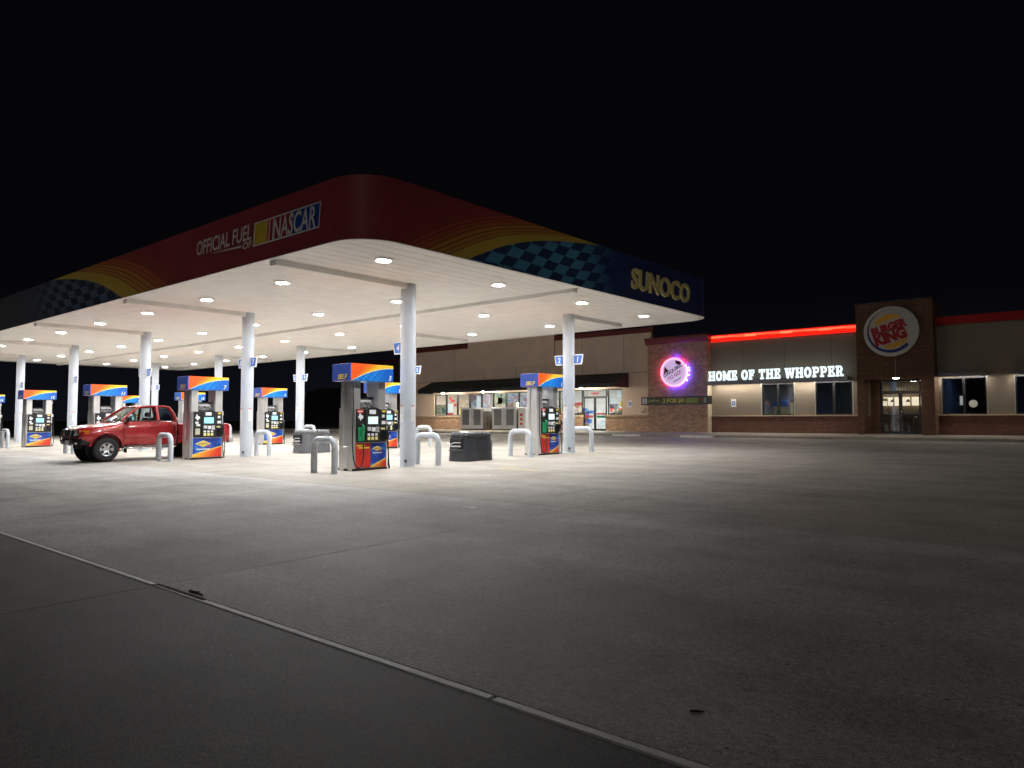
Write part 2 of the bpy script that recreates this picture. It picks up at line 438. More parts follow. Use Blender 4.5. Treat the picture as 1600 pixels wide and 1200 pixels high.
for i in range(len(xj) - 1):
    for j in range(len(yj) - 1):
        x0, x1, y0, y1 = xj[i], xj[i + 1], yj[j], yj[j + 1]
        a = .005
        ya0 = y0 + (.04 if abs(y0 - 2.87) < .01 else a); ya1 = y1 - (.04 if abs(y1 - 2.87) < .01 else a)
        s = MB(); s.prism([(ya0 + .004, gz(ya0) - .03), (ya1 - .004, gz(ya1) - .03), (ya1, gz(ya1) - .004), (ya1 - .004, gz(ya1)), (ya0 + .004, gz(ya0)), (ya0, gz(ya0) - .004)], 'x', x0 + a, x1 - a)
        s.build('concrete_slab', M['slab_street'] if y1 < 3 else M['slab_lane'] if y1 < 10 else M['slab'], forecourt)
# filler strip lying in the wide joint, broken open where the drain hole is
for (a, b_) in ((-62, -40), (-39.97, -20.03), (-20, -6.62), (-5.72, -2.6), (-2.57, 12)):
    s = MB(); s.prism([(2.836, gz(2.87) - .025), (2.893, gz(2.87) - .025), (2.889, gz(2.87) + .006), (2.840, gz(2.87) + .006)], 'x', a, b_)
    s.build('joint_strip', M['strip'], forecourt)
s = MB(); s.prism([(2.855, gz(2.87) - .025), (2.874, gz(2.87) - .025), (2.872, gz(2.87) - .002), (2.857, gz(2.87) - .002)], 'x', -6.61, -5.73)
s.build('joint_strip', M['strip'], forecourt)
# torn rag of sealant by the open joint
s = MB()
for k in range(7):
    a = random.uniform(0, 6.28); r_ = random.uniform(.02, .05)
    p = Vector((HOLE[0] + random.uniform(-.08, .08), HOLE[1] + .05 + random.uniform(-.01, .02), gz(2.95) + .002 + k * .0005))
    s.tube([p, p + Vector((math.cos(a) * r_, math.sin(a) * r_ * .6, .003)), p + Vector((math.cos(a) * 2 * r_, math.sin(a) * r_, .002))], [.004, .005, .003], 6)
s.tube([(HOLE[0]-.12,HOLE[1]+.05,gz(2.95)+.005),(HOLE[0],HOLE[1]+.06,gz(2.95)+.007),(HOLE[0]+.12,HOLE[1]+.045,gz(2.95)+.005)],.007,6)
tag(s.build('sealant_scrap', M['rubber'], smooth=60), 'torn black scrap of joint sealant lying by the open slab joint', 'debris')
s = MB(); tw = Vector((-1.714, 3.361, gz(3.361) + .004))
s.tube([tw, tw + Vector((.025, .02, .001)), tw + Vector((.055, .040, 0))], [.005, .005, .003], 6)
tag(s.build('twig', M['rubber'], smooth=60), 'short dark twig lying on the bare concrete', 'twig')

for (sx_, sy_, lab) in ((-11.57, 12.59, 'flattened white paper scrap on the bright concrete below the round bin'), (-7.93, 8.25, 'small white paper scrap on the concrete out in front of the pumps')):
    zz_ = gz(sy_) + .006
    s = MB().grid([[(-.11 + .055 * k, -.04 + .04 * j, .006 * math.sin(k * 1.7 + j)) for k in range(5)] for j in range(3)])
    tag(s.build('paper_scrap', M['white'], None, (sx_, sy_, zz_), .4, smooth=60), lab, 'litter')
MB().add([(x_, y_, gz(y_) + .0045) for x_, y_ in ((-12.78, 14.26), (-11.38, 14.26), (-11.38, 14.50), (-12.78, 14.50))], [(0, 1, 2, 3)]).build('paint_mark', mat('worn yellow paint', (.52, .42, .22), .8, var=.35, scale=5, kind='Position'), forecourt)
# raised walk with kerb in front of the shops
walk = MB(); walk.box(-60, 8, 36.62, 44, gz(36.5) - .06, gz(36.5) + .05)
walk = tag(walk.build('sidewalk', M['joint']), kind='structure')
xs_ = -60.0
while xs_ < 8:
    zk = gz(36.5)
    s = MB(); s.prism([(36.5, zk - .02), (40.30, zk - .02), (40.30, ZW), (36.60, zk + .14), (36.525, zk + .125), (36.5, zk + .10)], 'x', xs_ + .006, xs_ + 3.03 - .006)
    s.build('walk_slab', M['walk'], walk); xs_ += 3.03

# ================================================================== CANOPY
canopy = tag(empty('fuel_canopy', (XC, YC, 0)), 'large flat fuel canopy with red, yellow and chequered blue fascia and white soffit', 'canopy')
RC = 1.0; T = .07
def arc(cx, cy, a0, a1, r, n=14): return [(cx + r * math.cos(a0 + (a1 - a0) * i / n), cy + r * math.sin(a0 + (a1 - a0) * i / n)) for i in range(n + 1)]
def fascia(pts_o, pts_i, name, m):
    v = [(p[0], p[1], HS) for p in pts_o] + [(p[0], p[1], FT) for p in pts_o] + [(p[0], p[1], FT) for p in pts_i] + [(p[0], p[1], HS) for p in pts_i]
    n = len(pts_o); f = []
    for i in range(n - 1):
        for a, b_ in ((0, 1), (1, 2), (2, 3), (3, 0)):
            f.append((a * n + i, a * n + i + 1, b_ * n + i + 1, b_ * n + i))
    f += [(0, n, 2 * n, 3 * n), (n - 1, 4 * n - 1, 3 * n - 1, 2 * n - 1)]
    return MB().add(v, f).build(name, m, canopy, smooth=30)
H_ = math.pi / 2
fascia([(-CL + RC, 0), (-RC - .004, 0)], [(-CL + RC, T), (-RC - .004, T)], 'fascia_panel', M['fascia_long'])
fascia(arc(-RC, RC, -H_, 0, RC), arc(-RC, RC, -H_, 0, RC - T), 'fascia_corner', M['fascia_red'])
fascia([(0, RC + .004), (0, CW - RC)], [(-T, RC + .004), (-T, CW - RC)], 'fascia_panel', M['fascia_end'])
fascia(arc(-RC, CW - RC, .003, H_, RC), arc(-RC, CW - RC, .003, H_, RC - T), 'fascia_corner', M['fascia_navy'])
fascia([(-RC - .004, CW), (-CL + RC, CW)], [(-RC - .004, CW - T), (-CL + RC, CW - T)], 'fascia_panel', M['fascia_red'])
fascia(arc(-CL + RC, CW - RC, H_ + .003, 2 * H_, RC), arc(-CL + RC, CW - RC, H_ + .003, 2 * H_, RC - T), 'fascia_corner', M['fascia_navy'])
fascia([(-CL, CW - RC - .004), (-CL, RC + .004)], [(-CL + T, CW - RC - .004), (-CL + T, RC + .004)], 'fascia_panel', M['fascia_navy'])
fascia(arc(-CL + RC, RC, 2 * H_, 3 * H_ - .003, RC), arc(-CL + RC, RC, 2 * H_, 3 * H_ - .003, RC - T), 'fascia_corner', M['fascia_navy'])
# white edge lip under the fascia
def loop(off):
    r = RC - off; o = []
    for cx, cy, a in ((-RC, RC, -H_), (-RC, CW - RC, 0), (-CL + RC, CW - RC, H_), (-CL + RC, RC, 2 * H_)): o += arc(cx, cy, a, a + H_, r, 10)
    return o
lo_, li_ = loop(-.012), loop(.13); n = len(lo_)
v = [(p[0], p[1], HS - .022) for p in lo_] + [(p[0], p[1], HS - .003) for p in lo_] + [(p[0], p[1], HS - .003) for p in li_] + [(p[0], p[1], HS - .022) for p in li_]
f = [(a * n + i, a * n + (i + 1) % n, b_ * n + (i + 1) % n, b_ * n + i) for i in range(n) for a, b_ in ((0, 1), (1, 2), (2, 3), (3, 0))]
MB().add(v, f).build('edge_trim', M['trimwhite'], canopy, smooth=30)
# roof deck
dk = loop(.09); n = len(dk)
MB().prism(dk, 'z', HS + .30, HS + .36).build('roof_deck', M['steel_dark'], canopy)
# soffit planks run across the canopy, in two halves either side of the gutter
YM = 17.07 - YC
def ystart(x):                       # inside edge of the rounded corners at local x
    d = min(-x, x + CL); r = RC - .075
    if d >= RC: return .075
    t = RC - d
    return RC - math.sqrt(max(0, r * r - min(t, r) ** 2))
PW = .4065; npl = int((CL - .16) / PW)
std = {}
for k in range(npl):
    xa = -.08 - PW * (k + 1) + .010; xb = -.08 - PW * k - .010
    for half in (0, 1):
        ya, yb = ystart(xa), ystart(xb)
        y0, y1 = (None, YM - .06) if half == 0 else (YM + .06, None)
        if max(ya, yb) < .08:
            key = half
            if key not in std:
                w = xb - xa
                yy0, yy1 = (.075, YM - .06) if half == 0 else (YM + .06, CW - .075)
                std[key] = MB().prism([(0, HS + .03), (0, HS + .014), (.014, HS), (w - .014, HS), (w, HS + .014), (w, HS + .03)], 'y', yy0, yy1).mesh('soffit_plank', M['plank'])
            link('soffit_plank', std[key], canopy, (xa, 0, 0))
        else:
            if half == 0: q = [(xa, ya), (xb, yb), (xb, YM - .06), (xa, YM - .06)]
            else: q = [(xa, YM + .06), (xb, YM + .06), (xb, CW - yb), (xa, CW - ya)]
            MB().prism(q, 'z', HS, HS + .03).build('soffit_plank', M['plank'], canopy)
# gutter cover and boxed beams
MB().box(-CL + .3, -.32, YM - .10, YM + .10, HS - .11, HS + .02).build('gutter_cover', M['plank'], canopy)
for i in range(5):
    lx = X1 - SP * i - XC
    for (y0, y1) in ((.10, YA - YC - .16), (YB_ - YC + .16, YB_ - YC + 3.45)):
        MB().box(lx - .13, lx + .13, y0, y1, HS - .15, HS + .02).build('beam_cover', M['plank'], canopy, bevel=.008)
# fascia lettering
PALE = mat('pale lettering', (.80, .78, .72), .5, var=.04); PALEY = mat('pale yellow lettering', (.95, .80, .34), .5, var=.06)
def cf(x, z): return faceY(-x, -.006, HS + z)
text_obj('OFFICIAL FUEL', PALE, cf(7.14, .60), canopy, width=2.80, h=.37, bold=.016, shear=.12)
text_obj('OF', PALE, cf(4.74, .40), canopy, width=.44, h=.16, bold=.02, shear=.15)
MB().prism([(-6.4, HS + .545), (-4.82, HS + .455), (-4.80, HS + .50), (-4.82, HS + .515)], 'y', -.005, -.004).build('lettering_underline', PALE, canopy)
def par(x0, x1, z0, z1, sh, y, m, name):
    MB().add([(-x0, y, HS + z0), (-x1, y, HS + z0), (-x1 + sh, y, HS + z1), (-x0 + sh, y, HS + z1)], [(0, 1, 2, 3)]).build(name, m, canopy)
par(4.26, 1.50, .385, .965, .06, -.004, M['signwhite'], 'emblem_plate')
par(4.20, 3.68, .42, .93, .05, -.006, M['yellow'], 'emblem_stripe')
par(3.66, 3.56, .42, .93, .05, -.006, mat('emblem orange', (.75, .2, .04), .5), 'emblem_stripe')
par(3.52, 3.40, .42, .93, .05, -.006, M['red'], 'emblem_stripe')
par(3.37, 2.60, .42, .93, .05, -.006, mat('emblem maroon', (.42, .03, .05), .5), 'emblem_stripe')
par(2.58, 1.53, .42, .93, .05, -.006, mat('emblem blue', (.02, .09, .42), .5), 'emblem_stripe')
text_obj('NASCAR', PALE, lambda u, v, w: (-3.36 + u, -.009, HS + .44 + v), canopy, width=1.72, h=.46, bold=.02, shear=.18)
SUN = text_obj('SUNOCO', PALEY, lambda u, v, w: (.02 + w, 10.50 + u, HS + .36 + v), canopy, width=3.95, h=.62, bold=.03, shear=.08, depth=.06)

# luminaires
lg = empty('canopy_light', (0, 0, 0))
MB().lathe([(.170, -.004), (.176, -.058), (.184, -.060), (.205, -.020), (.24, -.012), (.25, 0), (.165, .0)], 28).build('bezel', M['trimwhite'], lg, smooth=40)
MB().lathe([(.0, -.052), (.09, -.049), (.140, -.038), (.163, -.022), (.168, -.006)], 20).build('lens', M['lens'], lg, smooth=40, recalc=False)
ld = bpy.data.lights.new('led_array', 'AREA'); ld.shape = 'DISK'; ld.size = .30; ld.energy = 36.0; ld.spread = R(180); ld.color = (.975, .99, 1.0)
la = bpy.data.objects.new('led_array', ld); col.objects.link(la); la.parent = lg; la.location = (0, 0, -.055)
tag(lg, 'round recessed white light shining from the canopy soffit', 'light', 'round lights in the canopy soffit')
first = True
for i in range(10):
    for yy in (10.90, 15.0, 19.06, 22.95):
        o = lg if first else copy_tree(lg); first = False
        o.location = (-13.34 - 4.312 * i, yy, HS - .001)

def dshift(i, row): return -.18 if i > row else 0.
ORD = ['first', 'second', 'third', 'fourth', 'fifth']
def spot(i, row): return '%s from the lettered canopy end, %s' % (ORD[i], ('outer row', 'shop-side row')[row])
# columns with number signs and notices
def number_sign(parent, side, num):
    x0, x1 = (.205, .64) if side > 0 else (-.64, -.205)
    zb, zt = 3.16, 3.52
    if side > 0: q = [(x0, zb), (x1 - .07, zb), (x1, zt), (x0, zt)]
    else: q = [(x0 + .07, zb), (x1, zb), (x1, zt), (x0, zt)]
    def inset(q, d):
        cx = sum(p[0] for p in q) / 4; cz = sum(p[1] for p in q) / 4
        return [(p[0] + (d if p[0] < cx else -d), p[1] + (d if p[1] < cz else -d)) for p in q]
    s = MB().prism(q, 'y', -.02, .02).build('number_sign', M['signwhite'], parent)
    MB().prism(inset(q, .035), 'y', -.023, .023).build('sign_face', M['bluesign'], s)
    cx = (x0 + x1) / 2 + (-.01 if side > 0 else .01)
    text_obj(str(num), M['signwhite'], faceY(cx, -.026, zb + .09), s, 'digit', h=.18, bold=.02, shear=.15, align='c')
def curved_patch(a, half, z0, z1, r, n=6):
    rows = [[(r * math.cos(a + half * (2 * k / n - 1)), r * math.sin(a + half * (2 * k / n - 1)), z) for k in range(n + 1)] for z in (z0, z1)]
    return MB().grid(rows)
CR = .212
shaft = MB().lathe([(0, -.03), (CR, -.03), (CR, HS - .2), (CR, HS - .2)], 32)
for i in range(5):
    for row, (yy, nums) in enumerate(((YA - (.07 if i else 0), (4 * i + 4, 4 * i + 3)), (YB_, (4 * i + 2, 4 * i + 1)))):
        zc = gz(yy)
        c = empty('canopy_column', (X1 - SP * i, yy, zc))
        MB().lathe([(0, -.03), (CR, -.03), (CR, HS - zc + .002), (0, HS - zc + .002)], 36).build('shaft', M['column'], c, smooth=50)
        MB().lathe([(CR + .004, -.02), (CR + .035, -.02), (CR + .03, .012), (CR + .004, .014)], 28).build('base_collar', M['column'], c, smooth=30)
        for a in (0.05, -1.6):
            p = curved_patch(a, .33, 1.25, 1.72, CR + .003).build('notice', M['white'], c, smooth=60)
            curved_patch(a, .33, 1.665, 1.715, CR + .0055).build('notice_header', M['pinkred'], p, smooth=60)
            for k in range(5): curved_patch(a, .26, 1.31 + k * .06, 1.325 + k * .06, CR + .0055).build('notice_line', M['icegrey'], p, smooth=60)
        number_sign(c, -1, nums[0])
        if not (i == 0 and row == 0): number_sign(c, 1, nums[1])
        MB().box(.12, .20, -.225, -.19, .12, .20).build('outlet_box', M['steel_dark'], c)
        tag(c, 'pale grey round canopy column, ' + spot(i, row), 'column', 'columns holding up the fuel canopy')

# hoop bollards
def hoop_path(hw, h, r, z0=-.02, n=7):
    p = [(-hw, 0, z0), (-hw, 0, h - r)]
    p += [(-hw + r - r * math.cos(t), 0, h - r + r * math.sin(t)) for t in [H_ * k / n for k in range(1, n + 1)]]
    p += [(hw - r + r * math.sin(t), 0, h - r + r * math.cos(t)) for t in [H_ * k / n for k in range(0, n + 1)]]
    p += [(hw, 0, z0)]
    return p
hoop = MB().tube(hoop_path(.435, .845, .21), .083, 18).mesh('hoop', M['bollard'], smooth=50)
flange = MB().lathe([(.084, -.01), (.105, -.01), (.10, .012), (.084, .015)], 18).mesh('weld_collar', M['bollard'], smooth=40)
for i in range(5):
    for row, yy in enumerate((YA, YB_)):
        num = 4 * i + (3 if row == 0 else 1)
        for dy, where in ((-2.76, 'before the dispenser'), (.74, 'behind the column')):
            dy += dshift(i, row)
            b = empty('hoop_bollard', (X1 + .03 - SP * i, yy + dy, gz(yy + dy)))
            link('hoop', hoop, b)
            for sx in (-.435, .435): link('weld_collar', flange, b, (sx, 0, 0))
            tag(b, 'grey hoop bollard ' + where + ', ' + spot(i, row), 'bollard', 'hoop bollards at the pump islands')

# ================================================================== FUEL DISPENSERS
def arc_poly(y0, y1, zb, zt, rise, n=10):
    p = [(y0, zb), (y1, zb), (y1, zt)]
    p += [(y1 + (y0 - y1) * k / n, zt + rise * math.sin(math.pi * k / n)) for k in range(1, n)]
    return p + [(y0, zt)]
def nozzle(mb, y, z, x):
    mb.tube([(x + .05, y, z + .02), (x + .10, y, z + .10), (x + .10, y, z + .16), (x + .03, y, z + .20)], [.028, .036, .034, .016], 8)
    mb.tube([(x + .05, y, z + .02), (x + .09, y, z - .10), (x + .07, y, z - .20)], [.026, .022, .020], 8)
    mb.tube([(x + .12, y, z + .13), (x + .16, y, z + .02), (x + .10, y, z - .11)], .008, 6)
def make_pump(kind):
    t = empty('fuel_dispenser')
    MB().box(-.33, .33, -.555, .555, -.02, .05).build('plinth', M['black'], t)
    MB().box(-.315, .315, -.53, .53, .05, 1.60).build('cabinet', M['steel'], t, bevel=.012)
    for sgn in (-1, 1):
        y0, y1 = (-.575, -.30) if sgn < 0 else (.30, .575)
        ye = y0 if sgn < 0 else y1
        # end cladding: folded stainless sheath running from ground to valance
        q = [(-.25, y0 + .0), (.25, y0), (.25, y1), (-.25, y1)]
        o = MB()
        yo, yi = (ye, y1) if sgn < 0 else (ye, y0)
        k = .045 * sgn
        poly = [(-.25, yi), (-.25, yo - k), (-.21, yo), (-.09, yo), (-.07, yo - k * .5), (.07, yo - k * .5), (.09, yo), (.21, yo), (.25, yo - k), (.25, yi)]
        if sgn > 0: poly = poly[::-1]
        o.prism(poly, 'z', 1.60, 2.335)
        sh = o.build('sheath', M['steel'], t, smooth=25)
        lowp = [(p[0] * 1.18, (p[1] if abs(p[1] - yi) > .01 else ye - .12 * sgn)) for p in poly]
        MB().prism(lowp, 'z', .0, 1.602).build('lower_cladding', M['steel'], sh, smooth=25)
        MB().box(-.12, .12, min(ye, ye + .02 * sgn), max(ye, ye + .02 * sgn), .05, .62).build('access_cover', M['steel'], sh, bevel=.006)
    va = MB().box(-.385, .385, -.72, .70, 2.33, 2.78).build('valance', M['valance'], t, bevel=.01)
    for (y0, y1) in ((-.742, -.722), (.702, .722)):
        MB().box(-.35, .35, y0, y1, 2.335, 2.775).build('valance_end', M['bluevalance'], va, bevel=.004)
    for sx in (-1, 1):
        for (ya, yb) in ((-.742, -.718),):
            MB().cyl((sx * .352, -.712, 2.332), (sx * .352, -.712, 2.778), .0345, n=12).build('corner_post', M['bluevalance'], va, smooth=50)
    text_obj('SELF', M['yellow'], lambda u, v, w: (-.14 + u, -.746, 2.38 + v), va, width=.42, h=.12, bold=.03, shear=.22)
    for s in (1, -1):
        X = .318 * s
        def bx(name, y0, y1, z0, z1, d0, d1, m, bev=.004, parent=t):
            a, b_ = X + d0 * s, X + d1 * s
            return MB().box(min(a, b_), max(a, b_), y0, y1, z0, z1).build(name, m, parent, bevel=bev)
        if kind == 'full':
            bx('door_panel', -.50, .50, .07, .71, 0, .015, M['door_full'])
        else:
            bx('door_panel', -.50, -.015, .07, .71, 0, .015, M['redpanel'])
            bx('door_panel', -.01, .50, .07, .71, 0, .015, M['door_half'])
        for yy in (-.53, .505): bx('frame_edge', yy, yy + .025, .05, 1.62, -.01, .022, M['steel'], .003)
        a, b_ = sorted((X, X + .035 * s))
        head = MB().box(a, b_, -.50, .50, .73, 1.60).build('head', M['black'], t, bevel=.012)
        a, b_ = sorted((X + .03 * s, X + .075 * s))
        MB().prism(arc_poly(-.22, .26, .755, 1.60, .06), 'x', a, b_).build('fascia_bulge', M['black'], head, bevel=.01, smooth=30)
        if s < 0: continue
        H0 = .077
        bx('display', -.15, .17, 1.21, 1.40, H0, H0 + .006, M['screen'] if kind == 'full' else M['screen_pale'], .002, head)
        bx('display_rim', -.18, .20, 1.185, 1.425, H0 - .008, H0 + .002, M['steel_dark'], .002, head)
        bx('price_label', -.11, .10, 1.47, 1.58, H0 - .006, H0 + .004, M['whitelabel'], .002, head)
        bx('card_reader', -.17, -.06, 1.03, 1.13, H0 - .005, H0 + .02, M['icegrey'], .004, head)
        bx('receipt_slot', -.03, .08, 1.01, 1.12, H0 - .005, H0 + .03, M['whitelabel'], .006, head)
        bx('keypad', .11, .22, .99, 1.13, H0 - .005, H0 + .012, M['steel'], .004, head)
        for k in range(3):
            yk = -.13 + k * .125
            bx('price_tile', yk - .035, yk + .045, .90, .96, H0 - .005, H0 + .006, M['whitelabel'], .003, head)
            bx('grade_button', yk - .04, yk + .05, .785, .875, H0 - .005, H0 + .016, M['paleyellow'], .012, head)
        # star-state shaped sticker and small notices on the left wing
        q = [(-.45, 1.42), (-.41, 1.42), (-.41, 1.50), (-.37, 1.50), (-.36, 1.45), (-.29, 1.43), (-.28, 1.37), (-.34, 1.33), (-.37, 1.29), (-.40, 1.35), (-.43, 1.36)]
        MB().prism(q, 'x', X + .036, X + .040).build('state_sticker', M['whitelabel'], head)
        H1 = .036
        if kind == 'full':
            bx('notice', -.44, -.33, 1.19, 1.26, H1, H1 + .004, M['whitelabel'], 0, head)
            bx('notice', -.40, -.27, 1.11, 1.18, H1, H1 + .004, M['white'], 0, head)
            bx('notice', -.43, -.28, .83, 1.03, H1, H1 + .006, mat('faded notice', (.55, .53, .36), .6), 0, head)
        else:
            bx('notice', -.48, -.28, 1.49, 1.59, H1, H1 + .004, M['red'], 0, head)
            bx('notice_text', -.46, -.30, 1.525, 1.55, H1 + .002, H1 + .006, M['white'], 0, head)
            nz = MB(); nozzle(nz, -.34, 1.0, X + .03); nz.build('nozzle', M['green'], t, smooth=50)
            bx('nozzle_boot', -.45, -.25, .76, 1.12, H1 - .004, H1 + .03, M['green'], .01, head)
            p = [(X + .02, -.60, 2.20), (X + .05, -.61, 1.5), (X + .09, -.66, .75), (X + .13, -.63, .25), (X + .16, -.54, .09), (X + .17, -.43, .13), (X + .16, -.35, .42), (X + .11, -.335, .78)]
            MB().tube(smooth_path(p), .016, 8).build('hose', M['rubber'], t, smooth=60)
            bx('door_text', -.47, -.21, .63, .67, .015, .018, M['yellow'], 0)
            bx('door_text', -.40, -.06, .57, .605, .015, .018, M['yellow'], 0)
        bx('brand_sticker', .34, .46, 1.52, 1.57, H1, H1 + .004, M['yellow'], 0, head)
        bx('notice', .34, .43, 1.38, 1.46, H1, H1 + .004, M['whitelabel'], 0, head)
        bx('notice', .33, .46, 1.20, 1.29, H1, H1 + .004, M['white'], 0, head)
        bx('notice', .31, .44, 1.06, 1.11, H1, H1 + .004, M['paleyellow'], 0, head)
        nb = bx('nozzle_boot', .34, .50, .78, 1.05, H1 - .004, H1 + .05, M['blackgloss'], .012, head)
        nz = MB(); nozzle(nz, .47, .98, X + .06); nz.build('nozzle', M['black'], t, smooth=50)
        p = [(.06, .60, 2.22), (.10, .63, 1.7), (.16, .66, 1.0), (.22, .68, .4), (.26, .64, .10), (X + .10, .56, .04), (X + .14, .50, .22), (X + .13, .475, .80)]
        MB().tube(smooth_path(p), .016, 8).build('hose', M['rubber'], t, smooth=60)
        MB().box(.03, .09, .575, .64, 2.12, 2.27).build('hose_swivel', M['steel'], t, bevel=.01)
        MB().cyl((.105, .632, 1.62), (.12, .638, 1.48), .03, n=10).build('hose_breakaway', M['whitelabel'], t, smooth=50)
        # brand diamond on the door
        yc_, zc_ = (-.14, .52) if kind == 'full' else (.21, .56)
        sc = 1. if kind == 'full' else .62
        D = lambda k: [(yc_ - .26 * sc * k, zc_), (yc_, zc_ - .105 * sc * k), (yc_ + .26 * sc * k, zc_), (yc_, zc_ + .105 * sc * k)]
        lg_ = MB().prism(D(1.08), 'x', X + .013, X + .0175).build('brand_diamond', M['signwhite'], t)
        MB().prism(D(1.0), 'x', X + .015, X + .020).build('diamond_face', M['yellow'], lg_)
        MB().prism([(yc_ + .10 * sc, zc_ - .13 * sc), (yc_ + .24 * sc, zc_ - .10 * sc), (yc_ + .20 * sc, zc_ - .06 * sc)], 'x', X + .014, X + .022).build('arrow', M['red'], lg_)
        text_obj('SUNOCO', M['navy'], lambda u, v, w: (X + .0225, yc_ + u, zc_ - .03 * sc + v), lg_, width=.36 * sc, h=.06 * sc, bold=.02, align='c')
        bx('slogan', yc_ - .24 * sc, yc_ + .24 * sc, zc_ - .20 * sc, zc_ - .165 * sc, .015, .018, M['signwhite'], 0)
    bd = MB().box(-.05, .05, -.27, .30, 1.61, 1.93).build('ad_board', M['blackgloss'], t, bevel=.006)
    MB().box(.045, .055, -.25, .28, 1.65, 1.90).build('ad_face', M['adface'], bd)
    MB().box(.052, .058, -.17, .20, 1.79, 1.85).build('ad_lettering', M['icegrey'], bd)
    return t
def smooth_path(p, n=5):
    P = [Vector(q) for q in p]; o = []
    for i in range(len(P) - 1):
        a, b_, c, d = P[max(i - 1, 0)], P[i], P[i + 1], P[min(i + 2, len(P) - 1)]
        for k in range(n):
            t = k / n
            o.append(.5 * ((2 * b_) + (c - a) * t + (2 * a - 5 * b_ + 4 * c - d) * t * t + (3 * b_ - a - 3 * c + d) * t ** 3))
    return o + [P[-1]]
def mottled(name, cols, scale, rough=.45):
    m, nt, b = newmat(name); vec, *_ = coords(nt)
    n = noise(nt, vec, scale, 3, .6)
    st = [(.28 + .44 * i / (len(cols) - 1), c) for i, c in enumerate(cols)]
    nt.links.new(ramp(nt, n, st, 'CONSTANT'), b.inputs['Base Color']); b.inputs['Roughness'].default_value = rough
    return m
M['adface'] = mottled('ad print', [(.02, .02, .022), (.22, .21, .20), (.04, .04, .045), (.45, .44, .42)], 9)
pumps = {'half': make_pump('half'), 'full': make_pump('full')}
used = set()
for i in range(5):
    for row, yy in enumerate((YA, YB_)):
        num = 4 * i + (3 if row == 0 else 1)
        kind = 'half' if i == 0 else 'full'
        o = pumps[kind] if kind not in used else copy_tree(pumps[kind]); used.add(kind)
        yp = yy - 1.385 + dshift(i, row) + (.08 if (i, row) == (0, 1) else 0)
        o.location = (X1 - .195 - SP * i, yp, gz(yp))
        o['num'] = num
        tag(o, ('dispenser with half red door, ' if kind == 'half' else 'dispenser with blue door, ') + spot(i, row), 'fuel dispenser', 'fuel dispensers under the canopy')
pl = [o for o in col.objects if o.get('category') == 'fuel dispenser']
for o in pl:
    num = str(o['num']); del o['num']
    text_obj(num, M['signwhite'], lambda u, v, w: (.388, .63 + u, 2.375 + v), o, 'number', h=.13, bold=.03, shear=.2, align='r')

# ================================================================== SERVICE BINS
def make_bin(body, loc, label):
    t = empty('service_bin', loc)
    def ring(hx, hy, z, pinch):
        p = []
        for k in range(48):
            a = 2 * math.pi * k / 48; c, s_ = math.cos(a), math.sin(a)
            x = hx * math.copysign(abs(c) ** .54, c); y = hy * math.copysign(abs(s_) ** .38, s_)
            x *= 1 - 2.1 * pinch * math.exp(-(y / .15) ** 2)          # waist between the two drums
            p.append((x, y, z))
        return p
    R_ = [ring(.45, .66, -.01, .10), ring(.455, .665, .06, .11), ring(.43, .645, .40, .13), ring(.405, .62, .70, .13), ring(.40, .615, .735, .10)]
    n = 48; v = [p for r in R_ for p in r]
    f = [(j * n + i, j * n + (i + 1) % n, (j + 1) * n + (i + 1) % n, (j + 1) * n + i) for j in range(len(R_) - 1) for i in range(n)]
    f += [tuple(range(n))[::-1], tuple(range((len(R_) - 1) * n, len(R_) * n))]
    MB().add(v, f).build('body', body, t, smooth=45)
    L = [ring(.415, .63, .737, .06), ring(.425, .64, .76, .05), ring(.40, .615, .85, .03), ring(.36, .58, .875, 0)]
    v = [p for r in L for p in r]
    f = [(j * n + i, j * n + (i + 1) % n, (j + 1) * n + (i + 1) % n, (j + 1) * n + i) for j in range(len(L) - 1) for i in range(n)]
    f += [tuple(range(n))[::-1], tuple(range((len(L) - 1) * n, len(L) * n))]
    lid = MB().add(v, f).build('lid', body, t, smooth=45)
    MB().cyl((-.05, -.25, .874), (-.05, -.25, .90), .13, .11, 20).build('waste_flap', M['steel'], lid, smooth=40)
    MB().box(.36, .42, -.04, .05, .78, .86).build('latch', M['chrome'], lid, bevel=.01)
    # window-washing niche in the end
    MB().box(-.27, .27, -.672, -.60, .36, .70).build('niche', M['dark'], t, bevel=.02)
    MB().box(-.28, .28, -.70, -.65, .30, .355).build('niche_sill', body, t, bevel=.015)
    MB().tube([(-.34, -.72, .58), (-.20, -.70, .50), (-.05, -.69, .56), (.22, -.69, .56)], .012, 8).build('squeegee', M['steel'], t, smooth=60)
    MB().box(-.24, .22, -.692, -.665, .43, .47).build('squeegee_blade', M['icegrey'], t, bevel=.006)
    MB().box(-.18, .10, -.69, -.66, .38, .42).build('wash_tray', M['steel_dark'], t, bevel=.006)
    for s in (-1, 1):
        for k in (-1, 1):
            yc = k * .34
            x = .432 * s
            MB().tube([(x, yc - .14, .235), (x, yc + .05, .235), (x, yc + .13, .27), (x - .008 * s, yc + .16, .34), (x - .02 * s, yc + .165, .62)], .010, 8).build('moulded_rib', body, t, smooth=60)
    tag(t, label, 'waste bin', 'waste and window-wash bins between the columns')
    return t
make_bin(M['bin'], (-15.58, 16.24, gz(16.24)), 'black moulded twin waste bin in the first island line under the canopy')
make_bin(M['bin_grey'], (X1 - SP - .1, 16.2, gz(16.2)), 'grey moulded twin waste bin in the second island line under the canopy')
